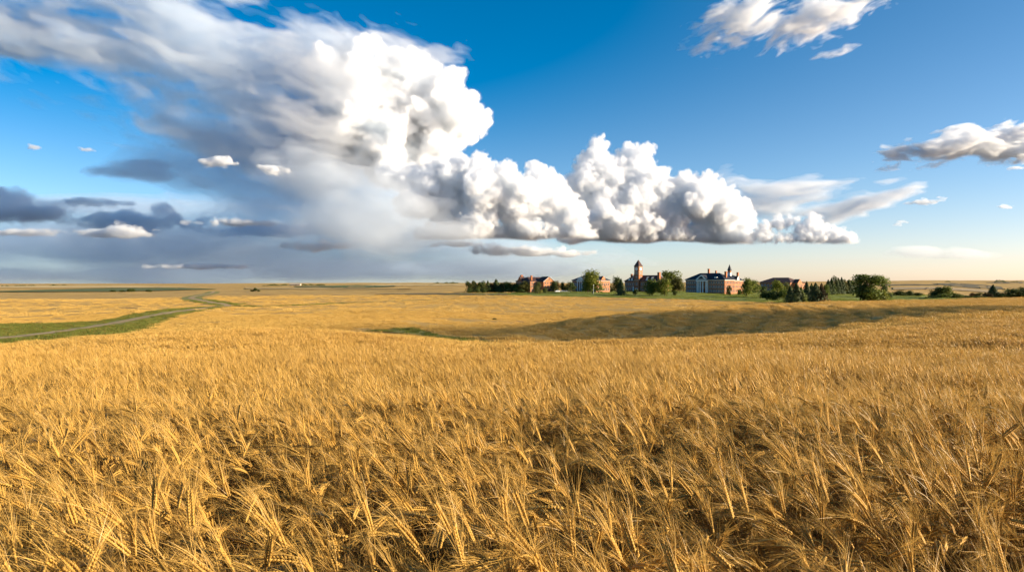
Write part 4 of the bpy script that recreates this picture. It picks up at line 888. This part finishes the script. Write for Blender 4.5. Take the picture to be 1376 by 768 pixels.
cumulus('cumulus_cloud', [(802, 195, 9), (800, 210, 12), (795, 228, 18), (812, 240, 20), (790, 255, 22), (815, 270, 30), (860, 215, 16), (850, 235, 26), (870, 245, 22), (855, 270, 32), (890, 275, 28), (915, 255, 18), (950, 255, 15), (940, 275, 26), (970, 285, 24), (990, 290, 18), (1003, 300, 12), (960, 305, 24), (900, 305, 26), (830, 300, 30), (780, 300, 16)] + bank(770, 1005, 319, 13),
        325, 16000, .95, .32, seed=4, base_noise=3)
cumulus('cumulus_cloud', [(815, 285, 12), (800, 292, 10), (828, 295, 10), (870, 294, 9), (885, 300, 8), (855, 298, 7)], 311, 12500, 1.0, .4, seed=8, kids=(12, 8, 5))
cumulus('cumulus_cloud', [(1030, 308, 9), (1048, 302, 10), (1062, 298, 8), (1075, 306, 9), (1095, 304, 11), (1108, 308, 9), (1122, 314, 8), (1138, 318, 6), (1020, 315, 8), (1085, 318, 10)] + bank(1015, 1145, 321, 7), 326, 15500, 1.0, .4, seed=5, kids=(12, 8, 5))
veil('anvil_cloud', [(320, 110, 210, 95, -22, 70), (150, 60, 260, 70, -20, 60), (400, 150, 150, 110, -10, 80), (240, 30, 150, 60, -30, 50), (420, 90, 110, 60, 0, 60), (0, 40, 160, 55, -20, 50)], 16200, 2.7, SOFT, seed=2, streak=-22, stretch=3.6, cells=((42, .45), (19, .36), (9, .30), (4.5, .24)))
veil('rain_curtain', [(400, 250, 190, 80, -14, 60), (470, 320, 230, 60, 0, 60), (330, 330, 260, 50, 0, 50), (600, 345, 260, 30, 0, 50)], 17800, 4.0, [(.0, .0055), (.2, .007), (.4, .008)], seed=5, streak=-4, stretch=4, cells=((50, .3), (22, .22), (9, .14)), color=(.80, .89, .975))
# low broken cloud on the left
veil('low_cloud', [(30, 285, 75, 18, 0, 30), (20, 268, 40, 14, -10, 25), (190, 298, 85, 15, 0, 30), (215, 284, 18, 13, 10, 20), (375, 308, 95, 10, 0, 30), (120, 272, 60, 8, 0, 20)], 18700, 2.0, [(.05, .022), (.2, .035), (.4, .05)], seed=9, streak=0, stretch=2.2, cells=((14, .35), (6, .28), (3, .18)), color=(.93, .955, .985))
veil('low_cloud', [(170, 232, 70, 10, -4, 20), (190, 222, 45, 8, 0, 20)], 17600, 2.0, [(.05, .02), (.25, .03)], seed=12, streak=-4, stretch=3, cells=((14, .35), (6, .25)), color=(.90, .94, .98))
veil('low_cloud', [(160, 312, 60, 7, 0, 18), (320, 299, 60, 6, 0, 18), (430, 330, 50, 7, 0, 18), (260, 358, 60, 5, 0, 18), (30, 312, 50, 5, 0, 18), (680, 337, 50, 7, 0, 18), (620, 328, 40, 5, 0, 14), (740, 340, 50, 5, 0, 14)], 15000, 1.4, [(.05, .04), (.25, .09)], seed=15, stretch=2.0, cells=((10, .4), (5, .3), (2.5, .15)))
veil('haze_bank', [(120, 330, 330, 45, 0, 60), (420, 362, 420, 18, 0, 60), (100, 370, 420, 20, 0, 60), (150, 280, 260, 22, 0, 50)], 24000, 4.0, [(.02, .006), (.2, .01), (.45, .012)], seed=19, stretch=4, cells=((40, .2), (18, .15)), color=(.80, .89, .98))
# small fair-weather scraps
veil('small_cloud', [(293, 216, 22, 8, 3, 8), (300, 217, 13, 8, 0, 8)], 11000, 1.0, [(.05, .08), (.3, .15)], seed=21, stretch=1.6, cells=((8, .5), (4, .42), (2, .3)))
veil('small_cloud', [(366, 227, 24, 6, -8, 8)], 11000, 1.0, [(.05, .06), (.3, .15)], seed=22, stretch=1.6, cells=((8, .5), (4, .42), (2, .3)))
veil('small_cloud', [(47, 198, 11, 4, -8, 6), (117, 201, 12, 3.5, 0, 6)], 11000, .8, [(.05, .04), (.3, .1)], seed=23, stretch=1.6, cells=((6, .5), (3, .45)))
veil('small_cloud', [(1240, 271, 20, 4, 3, 8), (1205, 300, 8, 4, 0, 8), (1262, 265, 9, 3, 0, 6), (1365, 226, 9, 2.5, 0, 6), (1350, 278, 12, 3, -10, 6)], 12000, 1.0, [(.05, .05), (.3, .08)], seed=24, stretch=2, cells=((8, .5), (4, .45), (2, .3)))
# high ice cloud
veil('cirrus_cloud', [(1060, 255, 110, 20, 2, 16), (1150, 275, 75, 14, 12, 14), (1010, 262, 60, 26, -8, 16), (1120, 290, 60, 12, 28, 12)], 22000, 2.0, [(l, d * 1.7) for l, d in THIN], seed=25, streak=6, stretch=4.5, cells=((18, .45), (8, .35), (4, .22)))
veil('cirrus_cloud', [(985, 30, 62, 34, 30, 20), (1075, 18, 110, 28, 14, 20), (1130, 10, 70, 14, 14, 16), (1125, 70, 30, 6, 22, 8)], 9000, 1.6, [(.05, .012), (.22, .03), (.42, .05)], seed=27, streak=24, stretch=3.5, cells=((18, .45), (8, .4), (4, .3), (2, .2)))
veil('lens_cloud', [(1290, 198, 95, 17, 8, 26), (1345, 188, 90, 22, 5, 30), (1400, 195, 80, 25, 5, 30), (1255, 212, 40, 9, 3, 14)], 10500, 1.6, [(.05, .03), (.2, .06), (.4, .1)], seed=28, streak=8, stretch=3.5, cells=((14, .42), (7, .38), (3.5, .3), (1.8, .18)))
veil('low_cloud', [(1300, 342, 60, 7, 0, 14), (1230, 337, 60, 8, 0, 14)], 24000, 2.0, [(.05, .008), (.25, .015)], seed=31, stretch=3, cells=((14, .35), (6, .25)))

# the hem of the storm, hanging before the cumulus' left end
veil('rain_curtain', [(500, 285, 115, 60, -12, 40), (590, 312, 70, 20, 0, 30), (440, 255, 90, 45, -20, 40)], 13200, 3.0, [(.0, .006), (.2, .012), (.42, .012)], seed=35, streak=-10, stretch=2.2, cells=((36, .3), (16, .18), (7, .1)), color=(.90, .94, .98))
cumulus('small_cloud', [(640, 338, 4), (652, 335, 5), (664, 332, 6), (676, 335, 5), (690, 336, 4.5), (703, 333, 5.5), (716, 337, 4), (735, 339, 3.5), (755, 337, 4.5), (770, 340, 3)], 344, 15000, .9, .25, seed=41, kids=(9, 6), thick=.8)
cumulus('small_cloud', [(150, 308, 5), (165, 306, 6), (178, 309, 5), (190, 312, 4)], 316, 14800, .9, .2, seed=42, kids=(9, 6))
cumulus('small_cloud', [(290, 299, 4.5), (303, 297, 5), (318, 298, 5), (332, 300, 4), (400, 299, 4)], 304, 14800, .9, .2, seed=43, kids=(9, 6))
cumulus('small_cloud', [(400, 333, 4), (415, 330, 5), (436, 327, 6), (450, 331, 5)], 338, 14800, .9, .2, seed=44, kids=(9, 6))
# an unseen cloud added on the sun's side to shade the ridge's left slope
def shade_cloud():
    import bmesh
    tx, ty, tz = 46., 150., -5.; Dd = 1700.
    p = Vector((tx, ty, tz)) + SUND * Dd
    bm = bmesh.new(); bmesh.ops.create_icosphere(bm, subdivisions=5, radius=1)
    V = np.array([v.co[:] for v in bm.verts]); k = 1 + .20 * n2(V[:, 0] * 3 + V[:, 2], V[:, 1] * 3 - V[:, 2], 1.0, 90) + .08 * n2(V[:, 0] * 8 + V[:, 2] * 3, V[:, 1] * 8 - V[:, 2] * 4, 1.0, 91)
    for v, q in zip(bm.verts, k): v.co = (v.co.x * q * 40, v.co.y * q * 47, v.co.z * q * 13 + v.co.y * q * -6)
    me = bpy.data.meshes.new('unseen_shade_cloud'); bm.to_mesh(me); bm.free(); me.materials.append(vol_mat('unseen_shade_cloud', .029)); o = link('unseen_shade_cloud', me, None, p); o['kind'] = 'stuff'
shade_cloud()

# fibrous ice streaming off the tower's top, before its left half
veil('anvil_cloud', [(440, 105, 95, 45, -20, 24), (520, 66, 90, 22, -12, 20), (585, 78, 45, 18, 10, 16), (400, 165, 70, 40, -25, 24)], 14900, 1.9, [(.05, .004), (.2, .007), (.38, .010)], seed=52, streak=-18, stretch=3.2, cells=((26, .42), (12, .36), (6, .28), (3, .2)), g=.2)
